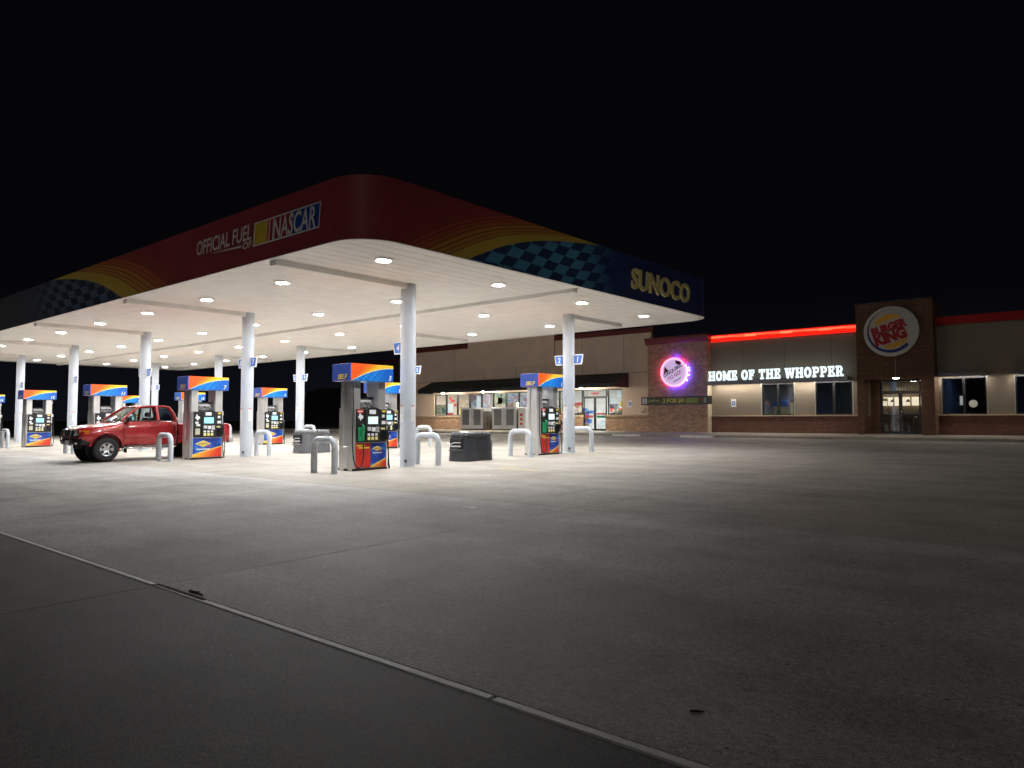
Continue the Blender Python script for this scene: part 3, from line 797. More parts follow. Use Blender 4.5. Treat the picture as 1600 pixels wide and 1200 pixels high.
#PART2
# ================================================================== SHOP (left half of the building)
def band(name, m, x0, x1, y0, y1, z0, z1, parent, **k): return MB().box(x0, x1, y0, y1, z0, z1).build(name, m, parent, **k)
def posters(name, cols, scale):
    return mottled(name, cols, scale, .5)
PO = [posters('poster print teal', [(.05, .20, .24), (.30, .36, .30), (.55, .50, .38), (.10, .09, .08), (.35, .16, .08)], 4),
      posters('poster print blue', [(.20, .36, .48), (.50, .64, .70), (.55, .34, .36), (.35, .50, .58), (.75, .78, .8)], 3),
      posters('poster print warm', [(.72, .66, .40), (.55, .38, .28), (.80, .79, .74), (.45, .40, .34), (.70, .60, .42)], 3.5),
      posters('poster print grey', [(.28, .34, .38), (.50, .56, .60), (.40, .22, .28), (.20, .26, .32), (.62, .66, .68)], 2.5)]
def translucent(m, amt=.65):
    nt = m.node_tree; b = nt.nodes['Principled BSDF']; o = [n for n in nt.nodes if n.type == 'OUTPUT_MATERIAL'][0]
    t = nt.nodes.new('ShaderNodeBsdfTranslucent'); mx = nt.nodes.new('ShaderNodeMixShader'); mx.inputs[0].default_value = amt
    lk = b.inputs['Base Color'].links
    if lk: nt.links.new(lk[0].from_socket, t.inputs[0])
    nt.links.new(b.outputs[0], mx.inputs[1]); nt.links.new(t.outputs[0], mx.inputs[2]); nt.links.new(mx.outputs[0], o.inputs[0])
    return m
for m in PO: translucent(m)
PW_, PR_, PB_, PY_ = translucent(mat('window sheet white', (.75, .8, .82), .6)), translucent(mat('window sheet red', (.60, .16, .16), .6)), translucent(mat('window sheet blue', (.10, .28, .65), .6)), translucent(mat('window sheet yellow', (.8, .7, .25), .6))
shop = tag(empty('shop_building', (-34, YF, ZW)), 'tan stucco convenience shop with brick base and dark coping beside the canopy', 'building')
SX0, SX1 = -46.2, -22.95
def sp(name, m, x0, x1, y0, y1, z0, z1, parent=shop, **k):     # world coordinates -> shop local
    if parent is shop: return MB().box(x0 + 34, x1 + 34, y0 - YF, y1 - YF, z0 - ZW, z1 - ZW).build(name, m, parent, **k)
    return MB().box(x0 + 34, x1 + 34, y0 - YF, y1 - YF, z0 - ZW, z1 - ZW).build(name, m, parent, **k)
WZ0, WZ1 = 1.87, 3.56
DX0, DX1 = -28.30, -26.38                # shop door opening
WL, WR = -42.85, -25.15
# walls round the openings
sp('wall', M['stucco'], SX0, SX1, YF, YF + .3, WZ1 + .02, 7.08)
sp('wall', M['stucco'], SX0, WL, YF, YF + .3, 1.80, WZ1 + .02)
sp('wall', M['stucco'], WR, SX1, YF, YF + .3, 1.80, WZ1 + .02)
sp('side_wall', M['stucco'], SX0, SX0 + .3, YF + .3, YF + 13, ZW - .3, 7.08)
sp('back_wall', M['stucco'], SX0 + .3, SX1, YF + 12.7, YF + 13, ZW - .3, 7.08)
sp('roof', M['steel_dark'], SX0, SX1, YF + .1, YF + 13, 6.6, 6.7)
sp('parapet', M['stucco'], -39.0, -30.6, YF - .12, YF + .25, 5.4, 7.95)
sp('parapet_coping', M['coping'], -39.12, -30.5, YF - .26, YF + .35, 7.95, 8.25, bevel=.03)
for a, b_ in ((SX0 - .1, -39.0), (-30.6, SX1 + .2)):
    sp('coping', M['coping'], a, b_, YF - .14, YF + .35, 7.08, 7.40, bevel=.03)
sp('reveal_joint', M['dark'], SX0, SX1, YF - .004, YF + .01, 4.55, 4.575)
for xv in (-40.6, -37.4, -34.2, -31.4, -28.3, -25.0): sp('reveal_joint', M['dark'], xv, xv + .02, YF - .003, YF + .01, 4.6, 7.07 if xv < -39 or xv > -30 else 5.4)
for a, b_ in ((SX0, DX0 - .06), (DX1 + .06, SX1)):
    w = sp('brick_base', M['brick_tan'], a, b_, YF - .10, YF + .25, ZW - .3, 1.72)
    sp('ledge', M['stone'], a, b_, YF - .15, YF + .02, 1.722, 1.86, w, bevel=.012)
# storefront glazing, bay by bay
edges = [-42.85, -41.56, -40.30, -38.98, -37.72, -36.50, -35.22, -33.98, -32.72, -31.50, -30.30, -29.30, DX0 - .04]
def bay(x0, x1, z0, z1, poster=None, y=YF + .12, glassm='glass', parent=shop, org=(-34, YF, ZW), framem='alum'):
    ox, oy, oz = org
    fw = .055
    w = MB()
    fr = MB()
    fr.box(x0 - ox, x1 - ox, y - oy - .05, y - oy + .05, z0 - oz, z0 - oz + fw).box(x0 - ox, x1 - ox, y - oy - .05, y - oy + .05, z1 - oz - fw, z1 - oz)
    fr.box(x0 - ox, x0 - ox + fw, y - oy - .05, y - oy + .05, z0 - oz + fw, z1 - oz - fw).box(x1 - ox - fw, x1 - ox, y - oy - .05, y - oy + .05, z0 - oz + fw, z1 - oz - fw)
    f_ = fr.build('window', M[framem], parent)
    MB().box(x0 - ox + fw, x1 - ox - fw, y - oy - .006, y - oy + .006, z0 - oz + fw, z1 - oz - fw).build('pane', M[glassm], f_)
    for (u0, u1, v0, v1, m) in (poster or []):
        X0 = x0 + fw + (x1 - x0 - 2 * fw) * u0; X1_ = x0 + fw + (x1 - x0 - 2 * fw) * u1
        Z0 = z0 + fw + (z1 - z0 - 2 * fw) * v0; Z1 = z0 + fw + (z1 - z0 - 2 * fw) * v1
        MB().box(X0 - ox, X1_ - ox, y - oy + .012, y - oy + .016, Z0 - oz, Z1 - oz).build('poster', m, f_)
    return f_
bp = [[(.02, .98, .02, .52, PO[0])], [(.05, .55, .10, .55, PW_), (.05, .6, .0, .10, PR_), (.15, .45, .75, .88, PR_), (.35, .75, .62, .76, PR_), (.62, .92, .42, .56, PR_)],
      [(.1, .9, .32, .70, PO[2]), (.1, .6, .02, .32, PY_)], [(.05, .55, .2, .95, PO[3]), (.55, .95, .3, .9, PW_)], [(.05, .7, .3, .95, PO[1]), (.05, .95, .0, .28, PO[3])],
      [(.02, .98, .5, .98, PO[0]), (.3, .7, .1, .8, PO[2])], [(.05, .95, .45, .95, PO[1])], [(.1, .9, .1, .9, PO[3])], [(.1, .8, .3, .9, PO[1])], [(.1, .9, .0, .5, PO[2])], [(.1, .9, .2, .7, PO[0])], [(.05, .95, .38, .50, PR_), (.05, .95, .05, .38, PO[2])]]
for k in range(len(edges) - 1): bay(edges[k] + .005, edges[k + 1] - .005, WZ0, WZ1, bp[k])
bay(DX1 + .08, WR - .005, WZ0, WZ1, [(.05, .5, .42, .62, PW_), (.05, .7, .22, .40, PO[3]), (.62, .95, .70, .95, PW_), (.4, .6, .02, .2, M['cream']), (.65, .95, .02, .15, PO[0]), (.8, .98, .3, .5, PY_)])
sp('jamb', M['cream'], WL - .14, WL - .002, YF - .02, YF + .2, WZ0, WZ1 + .05)
sp('head_trim', M['cream'], WL, WR, YF - .015, YF + .19, WZ1 + .003, WZ1 + .05)
bay(DX0, DX1, 3.05, WZ1, [(.32, .66, .3, .65, PR_)])
def door_leaf(x0, x1, z0, z1, y, parent, org, goods=None, framem='alum', pull=1):
    ox, oy, oz = org; fw = .075
    fr = MB()
    X0, X1_, Z0, Z1, Yc = x0 - ox, x1 - ox, z0 - oz, z1 - oz, y - oy
    fr.box(X0, X1_, Yc - .03, Yc + .03, Z0, Z0 + .12).box(X0, X1_, Yc - .03, Yc + .03, Z1 - fw, Z1).box(X0, X0 + fw, Yc - .03, Yc + .03, Z0 + .12, Z1 - fw).box(X1_ - fw, X1_, Yc - .03, Yc + .03, Z0 + .12, Z1 - fw)
    d = fr.build('door', M[framem], parent)
    MB().box(X0 + fw, X1_ - fw, Yc - .006, Yc + .006, Z0 + .12, Z1 - fw).build('pane', M['glass'], d)
    hx = X1_ - .05 if pull > 0 else X0 + .05
    MB().tube([(hx, Yc - .03, Z0 + .85), (hx, Yc - .08, Z0 + .88), (hx, Yc - .08, Z0 + 1.22), (hx, Yc - .03, Z0 + 1.25)], .014, 8).build('handle', M['chrome'], d, smooth=50)
    for (u0, u1, v0, v1, m) in (goods or []):
        a, b_ = X0 + fw, X1_ - fw; c, e = Z0 + .12, Z1 - fw
        MB().box(a + (b_ - a) * u0, a + (b_ - a) * u1, Yc + .012, Yc + .016, c + (e - c) * v0, c + (e - c) * v1).build('poster', m, d)
    return d
XM = (DX0 + DX1) / 2
O_ = (-34, YF, ZW)
door_leaf(DX0 + .03, XM - .004, ZW + .012, 3.04, YF + .12, shop, O_, [(.35, .95, .50, .60, PB_), (.05, .9, .36, .44, PR_), (.3, .75, .18, .32, PB_)], pull=1)
door_leaf(XM + .004, DX1 - .03, ZW + .012, 3.04, YF + .12, shop, O_, [(.05, .95, .46, .52, PR_), (.05, .95, .36, .43, M['green']), (.4, .8, .1, .3, PW_)], pull=-1)
# interior
IX0, IX1, IY1 = SX0 + .4, SX1 - .1, YF + 8.5
sp('interior_floor', M['infloor'], IX0, IX1, YF + .3, IY1, ZW - .2, ZW)
sp('interior_ceiling', M['inceil'], IX0, IX1, YF + .31, IY1, 3.95, 4.0)
sp('interior_wall', M['inwall'], IX0, IX1, IY1, IY1 + .1, ZW, 3.95)
for k in range(7):
    for r_ in range(2):
        xx = -43.5 + k * 3.0
        sp('ceiling_light', M['panel_light'], xx, xx + 1.2, YF + 1.6 + r_ * 3.2, YF + 2.2 + r_ * 3.2, 3.935, 3.948)
gcols = [mat('goods %d' % i, c, .5, var=.2, scale=8) for i, c in enumerate([(.6, .08, .06), (.08, .2, .5), (.7, .55, .1), (.1, .35, .15), (.7, .7, .68), (.5, .2, .05), (.2, .08, .25), (.55, .45, .35)])]
def gondola(x, y, w, label):
    t = empty('shop_shelf', (x, y, ZW))
    MB().box(-w / 2, w / 2, .28, .32, 0, 1.5).build('back_panel', M['inwall'], t)
    for z in (.12, .52, .92, 1.32):
        MB().box(-w / 2, w / 2, -.12, .28, z - .03, z).build('shelf', M['alum_light'], t)
        u = -w / 2 + .05
        while u < w / 2 - .2:
            wd = random.uniform(.12, .3); h = random.uniform(.16, .33)
            MB().box(u, u + wd - .02, -.1, .2, z + .001, z + h).build('package', random.choice(gcols), t); u += wd
    tag(t, label, 'shelf', 'stocked shelves inside the shop')
gondola(-40.6, YF + 2.6, 3.0, 'stocked shelf inside the shop behind the leftmost posters')
gondola(-36.2, YF + 2.8, 3.0, 'stocked shelf inside the shop behind the ice chests')
gondola(-31.0, YF + 2.6, 2.6, 'stocked shelf inside the shop left of the entrance doors')
gondola(-27.3, YF + 3.6, 2.2, 'stocked shelf inside the shop seen through the glass doors')
gondola(-24.6, YF + 2.4, 1.6, 'stocked shelf inside the shop right of the entrance doors')
# awning
aw = tag(empty('shop_awning', (-34, YF, ZW)), 'long dark standing-seam metal awning over the shop windows', 'awning')
AX0, AX1, AY, AZT, AZF, AZB = -43.05, -24.66, 38.78, 4.55, 3.86, 3.60
def aq(v, f, name, m, parent=aw, **k): return MB().add([(p[0] + 34, p[1] - YF, p[2] - ZW) for p in v], f).build(name, m, parent, **k)
MB().prism([(AY - YF, AZF - ZW), (AY - YF + .03, AZF - ZW - .02), (YF - YF - .01, AZT - ZW - .03), (YF - YF - .01, AZT - ZW)], 'x', AX0 + 34, AX1 + 34).build('roof_sheet', M['awning'], aw)
nrib = 46
for k in range(nrib + 1):
    xr = AX0 + (AX1 - AX0 - .03) * k / nrib
    s = MB().add([(xr + 34 + dx, y_, z_ + dz) for dx in (0, .03) for (y_, z_) in ((AY - YF, AZF - ZW), (-.012, AZT - ZW)) for dz in (.002, .035)],
                 [(0, 1, 3, 2), (4, 6, 7, 5), (0, 4, 5, 1), (2, 3, 7, 6), (1, 5, 7, 3), (0, 2, 6, 4)])
    s.build('seam_rib', M['awning'], aw)
    if k < nrib:
        xe = AX0 + (AX1 - AX0 - .03) * (k + 1) / nrib
        MB().box(xr + 34 + .006, xe + 34 - .006, AY - YF - .012, AY - YF + .005, AZB - ZW, AZF - ZW - .004).build('valance_panel', M['awning'], aw, bevel=.003)
MB().box(AX0 + 34, AX1 + 34, AY - YF + .006, AY - YF + .03, AZB - ZW + .004, AZF - ZW - .01).build('valance_backing', M['dark'], aw)
for xe, m in ((AX0, M['awning']), (AX1, M['awning_red'])):
    MB().prism([(AY - YF, AZB - ZW), (-.01, AZB - ZW), (-.01, AZT - ZW), (AY - YF, AZF - ZW)], 'x', xe + 34 - .02, xe + 34 + .02).build('end_panel', m, aw)
MB().box(AX0 + 34, AX1 + 34, AY - YF + .03, -.02, AZB - ZW + .10, AZB - ZW + .12).build('awning_soffit', M['cream'], aw)
dl = empty('awning_lamp')
MB().lathe([(.16, 0), (.17, -.03), (.12, -.05), (.0, -.05)], 16).build('lamp_base', M['trimwhite'], dl, smooth=40)
MB().lathe([(.11, -.05), (.10, -.10), (.06, -.135), (.0, -.145)], 14).build('lamp_globe', M['lamp_hot'], dl, smooth=60)
for k, (xx, lab) in enumerate(((-40.9, 'lit globe lamp under the awning above the leftmost shop posters'), (-36.6, 'lit globe lamp under the awning above the ice chests'), (-32.2, 'lit globe lamp under the awning behind the first dispenser'), (-27.75, 'lit globe lamp under the awning above the shop doors'))):
    o = dl if k == 0 else copy_tree(dl)
    o.location = (xx, 39.45, AZB + .10); tag(o, lab, 'lamp', 'globe lamps under the shop awning')
# set-back wing at the far end, barely lit
wing = tag(empty('rear_wing', (-58, 50, ZW)), 'unlit dark brown rear wing beyond the shop end', 'building')
DKB = mat('dark brown siding', (.085, .055, .048), .85, var=.15, scale=1, kind='Position')
MB().box(-8.4, 11.2, 0, 9, -.3, 6.9).build('wall', DKB, wing)
MB().box(-8.5, 11.3, -.1, 9.1, 6.9, 7.2).build('coping', M['coping'], wing)
shed = tag(empty('metal_shed', (-82, 58, gz(58))), 'dark metal shed in the field behind the dispensers', 'building')
SH = mat('dark ribbed siding', (.032, .034, .042), .6, var=.25, scale=2, kind='Position')
MB().box(-8, 8, 0, 8, -.3, 4.0).build('wall', SH, shed)
MB().prism([(-.2, 4.0), (8.2, 4.0), (4, 5.2)], 'x', -8.2, 8.2).build('roof', SH, shed)
for k in range(17): MB().box(-8 + k * .97, -8 + k * .97 + .05, -.03, .01, -.2, 4.0).build('siding_rib', SH, shed)
rl = tag(empty('field_railing', (-66, 46, gz(46))), 'low dark pipe railing at the edge of the concrete lot', 'railing')
for k in range(6): MB().cyl((-1.6 + k * .64, 0, -.1), (-1.6 + k * .64, 0, 1.15), .03, n=8).build('post', M['steel_dark'], rl, smooth=50)
for z in (.6, 1.13): MB().cyl((-1.62, 0, z), (1.62, 0, z), .028, n=8).build('rail', M['steel_dark'], rl, smooth=50)

# ice chests in front of the shop
def ice_chest(x0, x1, y0, y1, label, side):
    t = empty('ice_chest', ((x0 + x1) / 2, (y0 + y1) / 2, ZW - .02)); w = (x1 - x0) / 2; d = (y1 - y0) / 2
    MB().box(-w, w, -d, d, .06, 1.66).build('cabinet', M['iceside'], t, bevel=.015)
    MB().box(-w + .02, w - .02, -d - .012, -d + .02, .08, 1.64).build('front', M['icegrey'], t, bevel=.006)
    MB().box(-w + .05, w - .05, -d + .05, d - .05, -.02, .06).build('plinth', M['black'], t)
    for k in (-1, 1):
        xc = k * w * .5
        dr = MB().box(xc - w * .42, xc + w * .42, -d - .035, -d - .012, .28, 1.60).build('door', M['icegrey'], t, bevel=.008)
        MB().box(xc - w * .30, xc + w * .30, -d - .042, -d - .033, .36, 1.52).build('door_panel', M['icedark'], dr, bevel=.004)
        hx = xc - k * w * .37
        MB().tube([(hx, -d - .035, .85), (hx, -d - .08, .88), (hx, -d - .08, 1.06), (hx, -d - .035, 1.09)], .014, 8).build('handle', M['chrome'], dr, smooth=50)
    if side:
        MB().box(w - .002, w + .004, -d + .04, d - .04, 1.40, 1.62).build('side_sticker', M['whitelabel'], t)
        for i, ch in enumerate('ICE'):
            text_obj(ch, M['black'], lambda u, v, w_, i=i: (w + .008, u, 1.13 - i * .40 + v), t, 'letter', h=.24, bold=.03, align='c')
    tag(t, label, 'ice chest', 'ice chests outside the shop')
ice_chest(-38.75, -36.40, 39.25, 40.18, 'grey double-door ice chest with black upright letters on its end', True)
ice_chest(-35.53, -33.17, 39.25, 40.18, 'grey double-door ice chest standing next to a white cage cabinet', False)
cb_ = tag(empty('display_stand', (-34.75, 39.7, ZW + 1.63)), 'small cardboard display standing on an ice chest', 'display')
cb_.location = (-33.85, 39.7, ZW + 1.642)
MB().box(-.42, .1, -.12, .12, 0, .30).build('carton', mat('pink carton', (.55, .42, .38), .7), cb_); MB().box(.12, .42, -.12, .12, 0, .34).build('card', M['white'], cb_)
pc = tag(empty('exchange_cabinet', (-32.45, 39.7, ZW - .02)), 'white upright exchange cabinet with red marks beside the ice chest', 'cabinet')
MB().box(-.6, .6, -.42, .42, .05, 1.62).build('cabinet', M['signwhite'], pc, bevel=.012)
MB().box(-.56, .56, -.43, -.418, .10, 1.56).build('cage_door', M['white'], pc)
for i in range(3): MB().box(-.40, -.20, -.436, -.428, 1.02 - i * .32, 1.20 - i * .32).build('red_mark', M['red'], pc)
MB().box(-.56, .56, -.40, .40, -.0, .05).build('plinth', M['black'], pc)

# brick tower with the round lit sign
TY = 39.9
tw_ = tag(empty('brick_tower', (-20.95, TY, ZW)), 'mixed tan brick tower with maroon cornice between shop and restaurant', 'tower')
MB().box(-2.0, 2.0, 0, 1.6, -.3, 5.42).build('wall', M['brick_tan'], tw_)
MB().prism([(-.02, 5.40), (1.62, 5.40), (1.62, 5.82), (-.20, 5.82), (-.20, 5.72), (-.10, 5.50)], 'x', -2.12, 2.10).build('cornice', M['coping'], tw_)
MB().box(1.985, 2.012, -.01, .5, -.2, 3.4).build('corner_trim', M['cream'], tw_)
sg = tag(empty('round_sign', (-21.05, TY - .12, 4.42)), 'round glowing drinks sign with pink ring on the brick tower', 'sign')
SIGNW = emis('lilac sign face', (.74, .56, .92), .52); NEON = emis('pink ring tube', (1., .34, .46), 1.6)
MB().lathe([(0, 0), (.86, 0), (.86, -.07), (0, -.07)], 40, axis='y').build('sign_disc', SIGNW, sg, smooth=40)
MB().tube([(.845 * math.cos(t), -.085, .845 * math.sin(t)) for t in [2 * math.pi * k / 48 for k in range(49)]], .042, 8, cap=False).build('ring_tube', NEON, sg, smooth=60)
MAR = mat('sign maroon', (.20, .01, .03), .5)
MB().prism([(-.66, -.10), (-.62, .38), (-.44, .18), (-.30, .10)], 'y', -.078, -.074).build('motif', MAR, sg)
MB().prism([(.10, .72), (.14, .52), (.30, .44), (.52, .52), (.40, .64)], 'y', -.078, -.074).build('motif', MAR, sg)
def rot_place(ang, cx, cz, y): 
    c, s_ = math.cos(ang), math.sin(ang)
    return lambda u, v, w: (cx + u * c - v * s_, y, cz + u * s_ + v * c)
text_obj('DAIQUIRIS', M['black'], rot_place(.50, -.02, .02, -.082), sg, width=1.34, h=.20, bold=.03, align='c')
text_obj('TO GO!', M['red'], rot_place(.50, .10, -.30, -.082), sg, width=.98, h=.22, bold=.02, align='c')
MB().add([rot_place(.50, .24, -.50, -.080)(u, v, 0) for u, v in ((-.28, 0), (.28, 0), (.28, .05), (-.28, .05))], [(0, 1, 2, 3)]).build('small_text', M['navy'], sg)
HB = emis('blue halo leds', (.05, .02, 1.), 90.0); HM = emis('magenta halo leds', (1., .03, .20), 26.0)
def halo(a0, a1, r, m, n=10):
    P = [(r * math.cos(a0 + (a1 - a0) * k / n), .045, r * math.sin(a0 + (a1 - a0) * k / n)) for k in range(n + 1)]
    MB().tube(P, .02, 6).build('halo_leds', m, sg, smooth=60)
halo(R(-115), R(30), .86, HB); halo(R(72), R(98), .86, HB, 4); halo(R(105), R(240), .80, HM); halo(R(34), R(68), .80, HM, 4)
for a in (-32, -12, 4, 14): MB().lathe([(0, -.03), (.05, -.02), (.05, .03)], 10, c=(.99 * math.cos(R(a)), .0, .99 * math.sin(R(a))), axis='y').build('led_bulb', emis('blue led bulb', (.35, .4, 1.), 4.), sg)
bn = tag(empty('promo_banner', (-21.02, TY - .06, 2.69)), 'long black promotional banner with yellow green offer text across the brick tower', 'banner')
MB().box(-2.36, 2.36, -.02, .02, -.245, .245).build('frame', M['blackgloss'], bn, bevel=.006)
MB().box(-2.30, 2.30, -.026, -.018, -.19, .19).build('print', mottled('banner print', [(.02, .022, .02), (.05, .06, .03), (.12, .13, .07), (.03, .03, .03), (.16, .05, .04)], 5), bn)
MB().box(-2.26, -1.95, -.032, -.024, -.17, .17).build('white_tile', M['signwhite'], bn)
for k in range(3): MB().box(-2.2, -2.0 - .03 * k, -.036, -.031, -.10 + k * .09, -.06 + k * .09).build('tile_mark', M['navy'], bn)
YG = mat('yellow green print', (.66, .62, .12), .5, var=.1); LG_ = mat('lime print', (.28, .36, .08), .5, var=.2)
text_obj('2 FOR', YG, faceY(-.85, -.032, -.11), bn, width=.98, h=.24, bold=.04)
text_obj('$4', YG, faceY(.20, -.032, -.11), bn, width=.38, h=.24, bold=.04)
MB().prism([(.70, -.15), (1.45, -.17), (1.52, .10), (1.40, .16), (.78, .14), (.68, .02)], 'y', -.033, -.028).build('burst', LG_, bn)
MB().prism([(-1.90, -.08), (-1.3, -.02), (-1.05, -.05), (-1.08, .04), (-1.5, .09), (-1.85, .03)], 'y', -.033, -.028).build('product_picture', mat('product green', (.35, .38, .18), .5, var=.4, scale=12), bn)
MB().box(1.60, 1.82, -.033, -.028, -.02, .08).build('product_picture', M['redpanel'], bn); MB().box(1.86, 2.02, -.033, -.028, -.15, .15).build('product_picture', mat('product grey', (.4, .45, .42), .5, var=.3), bn)

# wall bits
def access_sign(x, y, z, label):
    t = tag(empty('access_sign', (x, y, z)), label, 'sign', 'accessible parking signs')
    MB().box(-.15, .15, -.012, .0, -.23, .23).build('plate', M['signwhite'], t)
    f = MB().box(-.10, .10, -.016, -.008, -.12, .10).build('blue_field', M['bluesign'], t)
    MB().lathe([(.0, -.02), (.045, -.02), (.045, -.014)], 14, c=(0, 0, -.02), axis='y').build('symbol', M['signwhite'], f)
    MB().box(-.012, .012, -.021, -.015, .03, .075).build('symbol', M['signwhite'], f)
access_sign(-24.55, YF - .001, 2.55, 'white and blue accessible parking sign on the tan shop wall')
access_sign(-17.58, YF - .001, 2.50, 'white and blue accessible parking sign on the restaurant wall')
hb = tag(empty('hose_bib_box', (-23.62, YF - .001, 2.18)), 'small pale utility box on the shop wall near the tower', 'utility box')
MB().box(-.17, .17, -.10, 0, -.13, .13).build('box', M['cream'], hb, bevel=.01); MB().box(-.03, .03, -.12, -.02, -.22, -.13).build('spout', M['steel_dark'], hb)
M['stopwhite'] = mat('worn white concrete', (.68, .66, .62), .8, var=.2, scale=6, bmp=.3)
def wheel_stop(x, y, label):
    t = tag(empty('wheel_stop', (x, y, gz(y))), label, 'wheel stop', 'white wheel stops')
    MB().prism([(-.10, -.01), (.10, -.01), (.06, .13), (-.06, .13)], 'x', -.95, .95).build('block', M['stopwhite'], t, bevel=.012)
    for k in (-.7, .7): MB().cyl((k, 0, .11), (k, 0, .138), .022, n=10).build('anchor_pin', M['steel_dark'], t)
wheel_stop(-22.15, 36.0, 'white concrete wheel stop at the kerb below the shop end of the tower')
wheel_stop(-17.6, 35.7, 'white concrete wheel stop at the kerb below the restaurant wall')
for k, xx in enumerate((-24.6, -20.0, -15.2, -10.6, -6.2, -1.6)):
    MB().prism([(30.6, gz(30.6) + .004), (36.2, gz(36.2) + .004), (36.2, gz(36.2) + .0045), (30.6, gz(30.6) + .0045)], 'x', xx, xx + .10).build('bay_line', mat('worn white paint', (.50, .49, .46), .7, var=.35, scale=3, kind='Position'), forecourt)

# ================================================================== RESTAURANT (right half of the building)
rb = tag(empty('restaurant_building', (-9, YF, ZW)), 'grey beige burger restaurant with red brick base and glowing red parapet', 'building')
OR = (-9, YF, ZW)
def rp(name, m, x0, x1, y0, y1, z0, z1, parent=None, **k): return MB().box(x0 + 9, x1 + 9, y0 - YF, y1 - YF, z0 - ZW, z1 - ZW).build(name, m, parent or rb, **k)
RX0, RX1 = -18.95, 4.0
TX0, TX1 = -10.62, -7.14                 # entrance tower
TYB = 39.6
wins = [(-15.90, -14.10), (-12.95, -11.08), (-6.98, -5.14), (-4.02, -2.18), (-1.06, .78)]
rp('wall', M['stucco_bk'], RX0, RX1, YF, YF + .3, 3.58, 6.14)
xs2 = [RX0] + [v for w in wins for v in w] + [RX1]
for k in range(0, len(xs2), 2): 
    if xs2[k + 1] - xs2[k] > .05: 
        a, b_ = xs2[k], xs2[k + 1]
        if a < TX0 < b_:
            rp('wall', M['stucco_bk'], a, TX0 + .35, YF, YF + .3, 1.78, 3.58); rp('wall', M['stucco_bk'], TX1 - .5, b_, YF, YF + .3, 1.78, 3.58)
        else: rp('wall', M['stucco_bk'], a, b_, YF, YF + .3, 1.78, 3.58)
for a, b_ in ((RX0, TX0 + .35), (TX1 - .5, RX1)):
    w = rp('brick_base', M['brick_red'], a, b_, YF - .06, YF + .28, ZW - .3, 1.71)
    rp('sill', M['stone'], a, b_, YF - .10, YF + .05, 1.712, 1.785, w, bevel=.008)
rp('roof', M['steel_dark'], RX0, RX1, YF + .1, YF + 13, 5.8, 5.9)
rp('side_wall', M['stucco_bk'], RX1 - .3, RX1, YF + .3, YF + 13, ZW - .3, 6.14)
rp('back_wall', M['stucco_bk'], RX0, RX1 - .3, YF + 12.7, YF + 13, ZW - .3, 6.14)
# red parapet bands: the left one is lit by leds
lb = rp('parapet_band', M['led_red'], RX0 + .05, TX0, YF - .10, YF + .3, 6.142, 6.50)
xl = RX0 + .06
for k in range(12):
    xe_ = RX0 + .06 + (TX0 - .07 - RX0) * (k + 1) / 12
    rp('led_tube', emis('red led tube %d' % k, (1., .07, .03), random.uniform(1.6, 4.2)), xl + .01, xe_ - .01, YF - .13, YF - .102, 6.36 + random.uniform(-.04, .02), 6.455, lb); xl = xe_
rp('band_cap', M['redband'], RX0 + .05, TX0, YF - .14, YF + .34, 6.502, 6.56, lb)
rp('parapet_band', M['redband'], TX1, RX1 + .1, YF - .10, YF + .3, 6.142, 6.54)
# wall joints
for xv in (-17.0, -14.6, -12.1, -3.4, .2): rp('reveal_joint', M['dark'], xv, xv + .015, YF - .003, YF + .01, 4.4, 6.12)
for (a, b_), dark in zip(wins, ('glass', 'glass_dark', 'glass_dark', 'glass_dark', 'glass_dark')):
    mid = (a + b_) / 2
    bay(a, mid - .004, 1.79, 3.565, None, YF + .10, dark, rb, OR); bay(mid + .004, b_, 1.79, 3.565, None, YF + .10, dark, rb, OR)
    for xx in (a - .05, b_ + .003): rp('jamb', M['alum_light'], xx, xx + .047, YF - .012, YF + .02, 1.79, 3.575)
# entrance tower, with the doorway recessed
tb = tag(empty('entrance_tower', (-9, TYB, ZW)), 'dark brown tiled entrance tower rising above the restaurant roof', 'tower')
def tp(name, m, x0, x1, y0, y1, z0, z1, parent=None, **k): return MB().box(x0 + 9, x1 + 9, y0 - TYB, y1 - TYB, z0 - ZW, z1 - ZW).build(name, m, parent or tb, **k)
EX0, EX1, EZ = -10.30, -7.72, 3.55
tp('wall', M['brick_dark'], TX0, EX0, TYB, YF + 1.2, ZW - .25, 7.42)
tp('wall', M['brick_dark'], EX1, TX1, TYB, YF + 1.2, ZW - .25, 7.42)
tp('wall', M['brick_dark'], EX0, EX1, TYB, YF + 1.2, EZ, 7.42)
tp('cap', M['steel_dark'], TX0 - .03, TX1 + .03, TYB - .03, YF + 1.23, 7.422, 7.47)
EY = 40.95
tp('doorway_wall', M['brick_dark'], EX0, -9.88, EY, EY + .2, ZW - .25, EZ); tp('doorway_wall', M['brick_dark'], -8.00, EX1, EY, EY + .2, ZW - .25, EZ)
OT = (-9, TYB, ZW)
door_leaf(-9.85, -8.945, ZW + .012, 2.93, EY + .08, tb, OT, None, 'alum', 1); door_leaf(-8.935, -8.03, ZW + .012, 2.93, EY + .08, tb, OT, None, 'alum', -1)
tr_ = bay(-9.85, -8.03, 2.94, EZ - .005, None, EY + .08, 'glass', tb, OT)
text_obj('9011', M['signwhite'], faceY(-9.14 + 9, EY + .07 - TYB, 3.02 - ZW), tr_, 'street_number', h=.15, bold=.03, spacing=1.15)
tp('poster', mat('pale blue notice', (.30, .45, .68), .5, var=.25, scale=14), -9.42, -9.12, EY + .095, EY + .10, 2.98, EZ - .06)
tp('landing', M['walk'], EX0, EX1, TYB - .1, EY + .3, ZW - .12, ZW + .002)
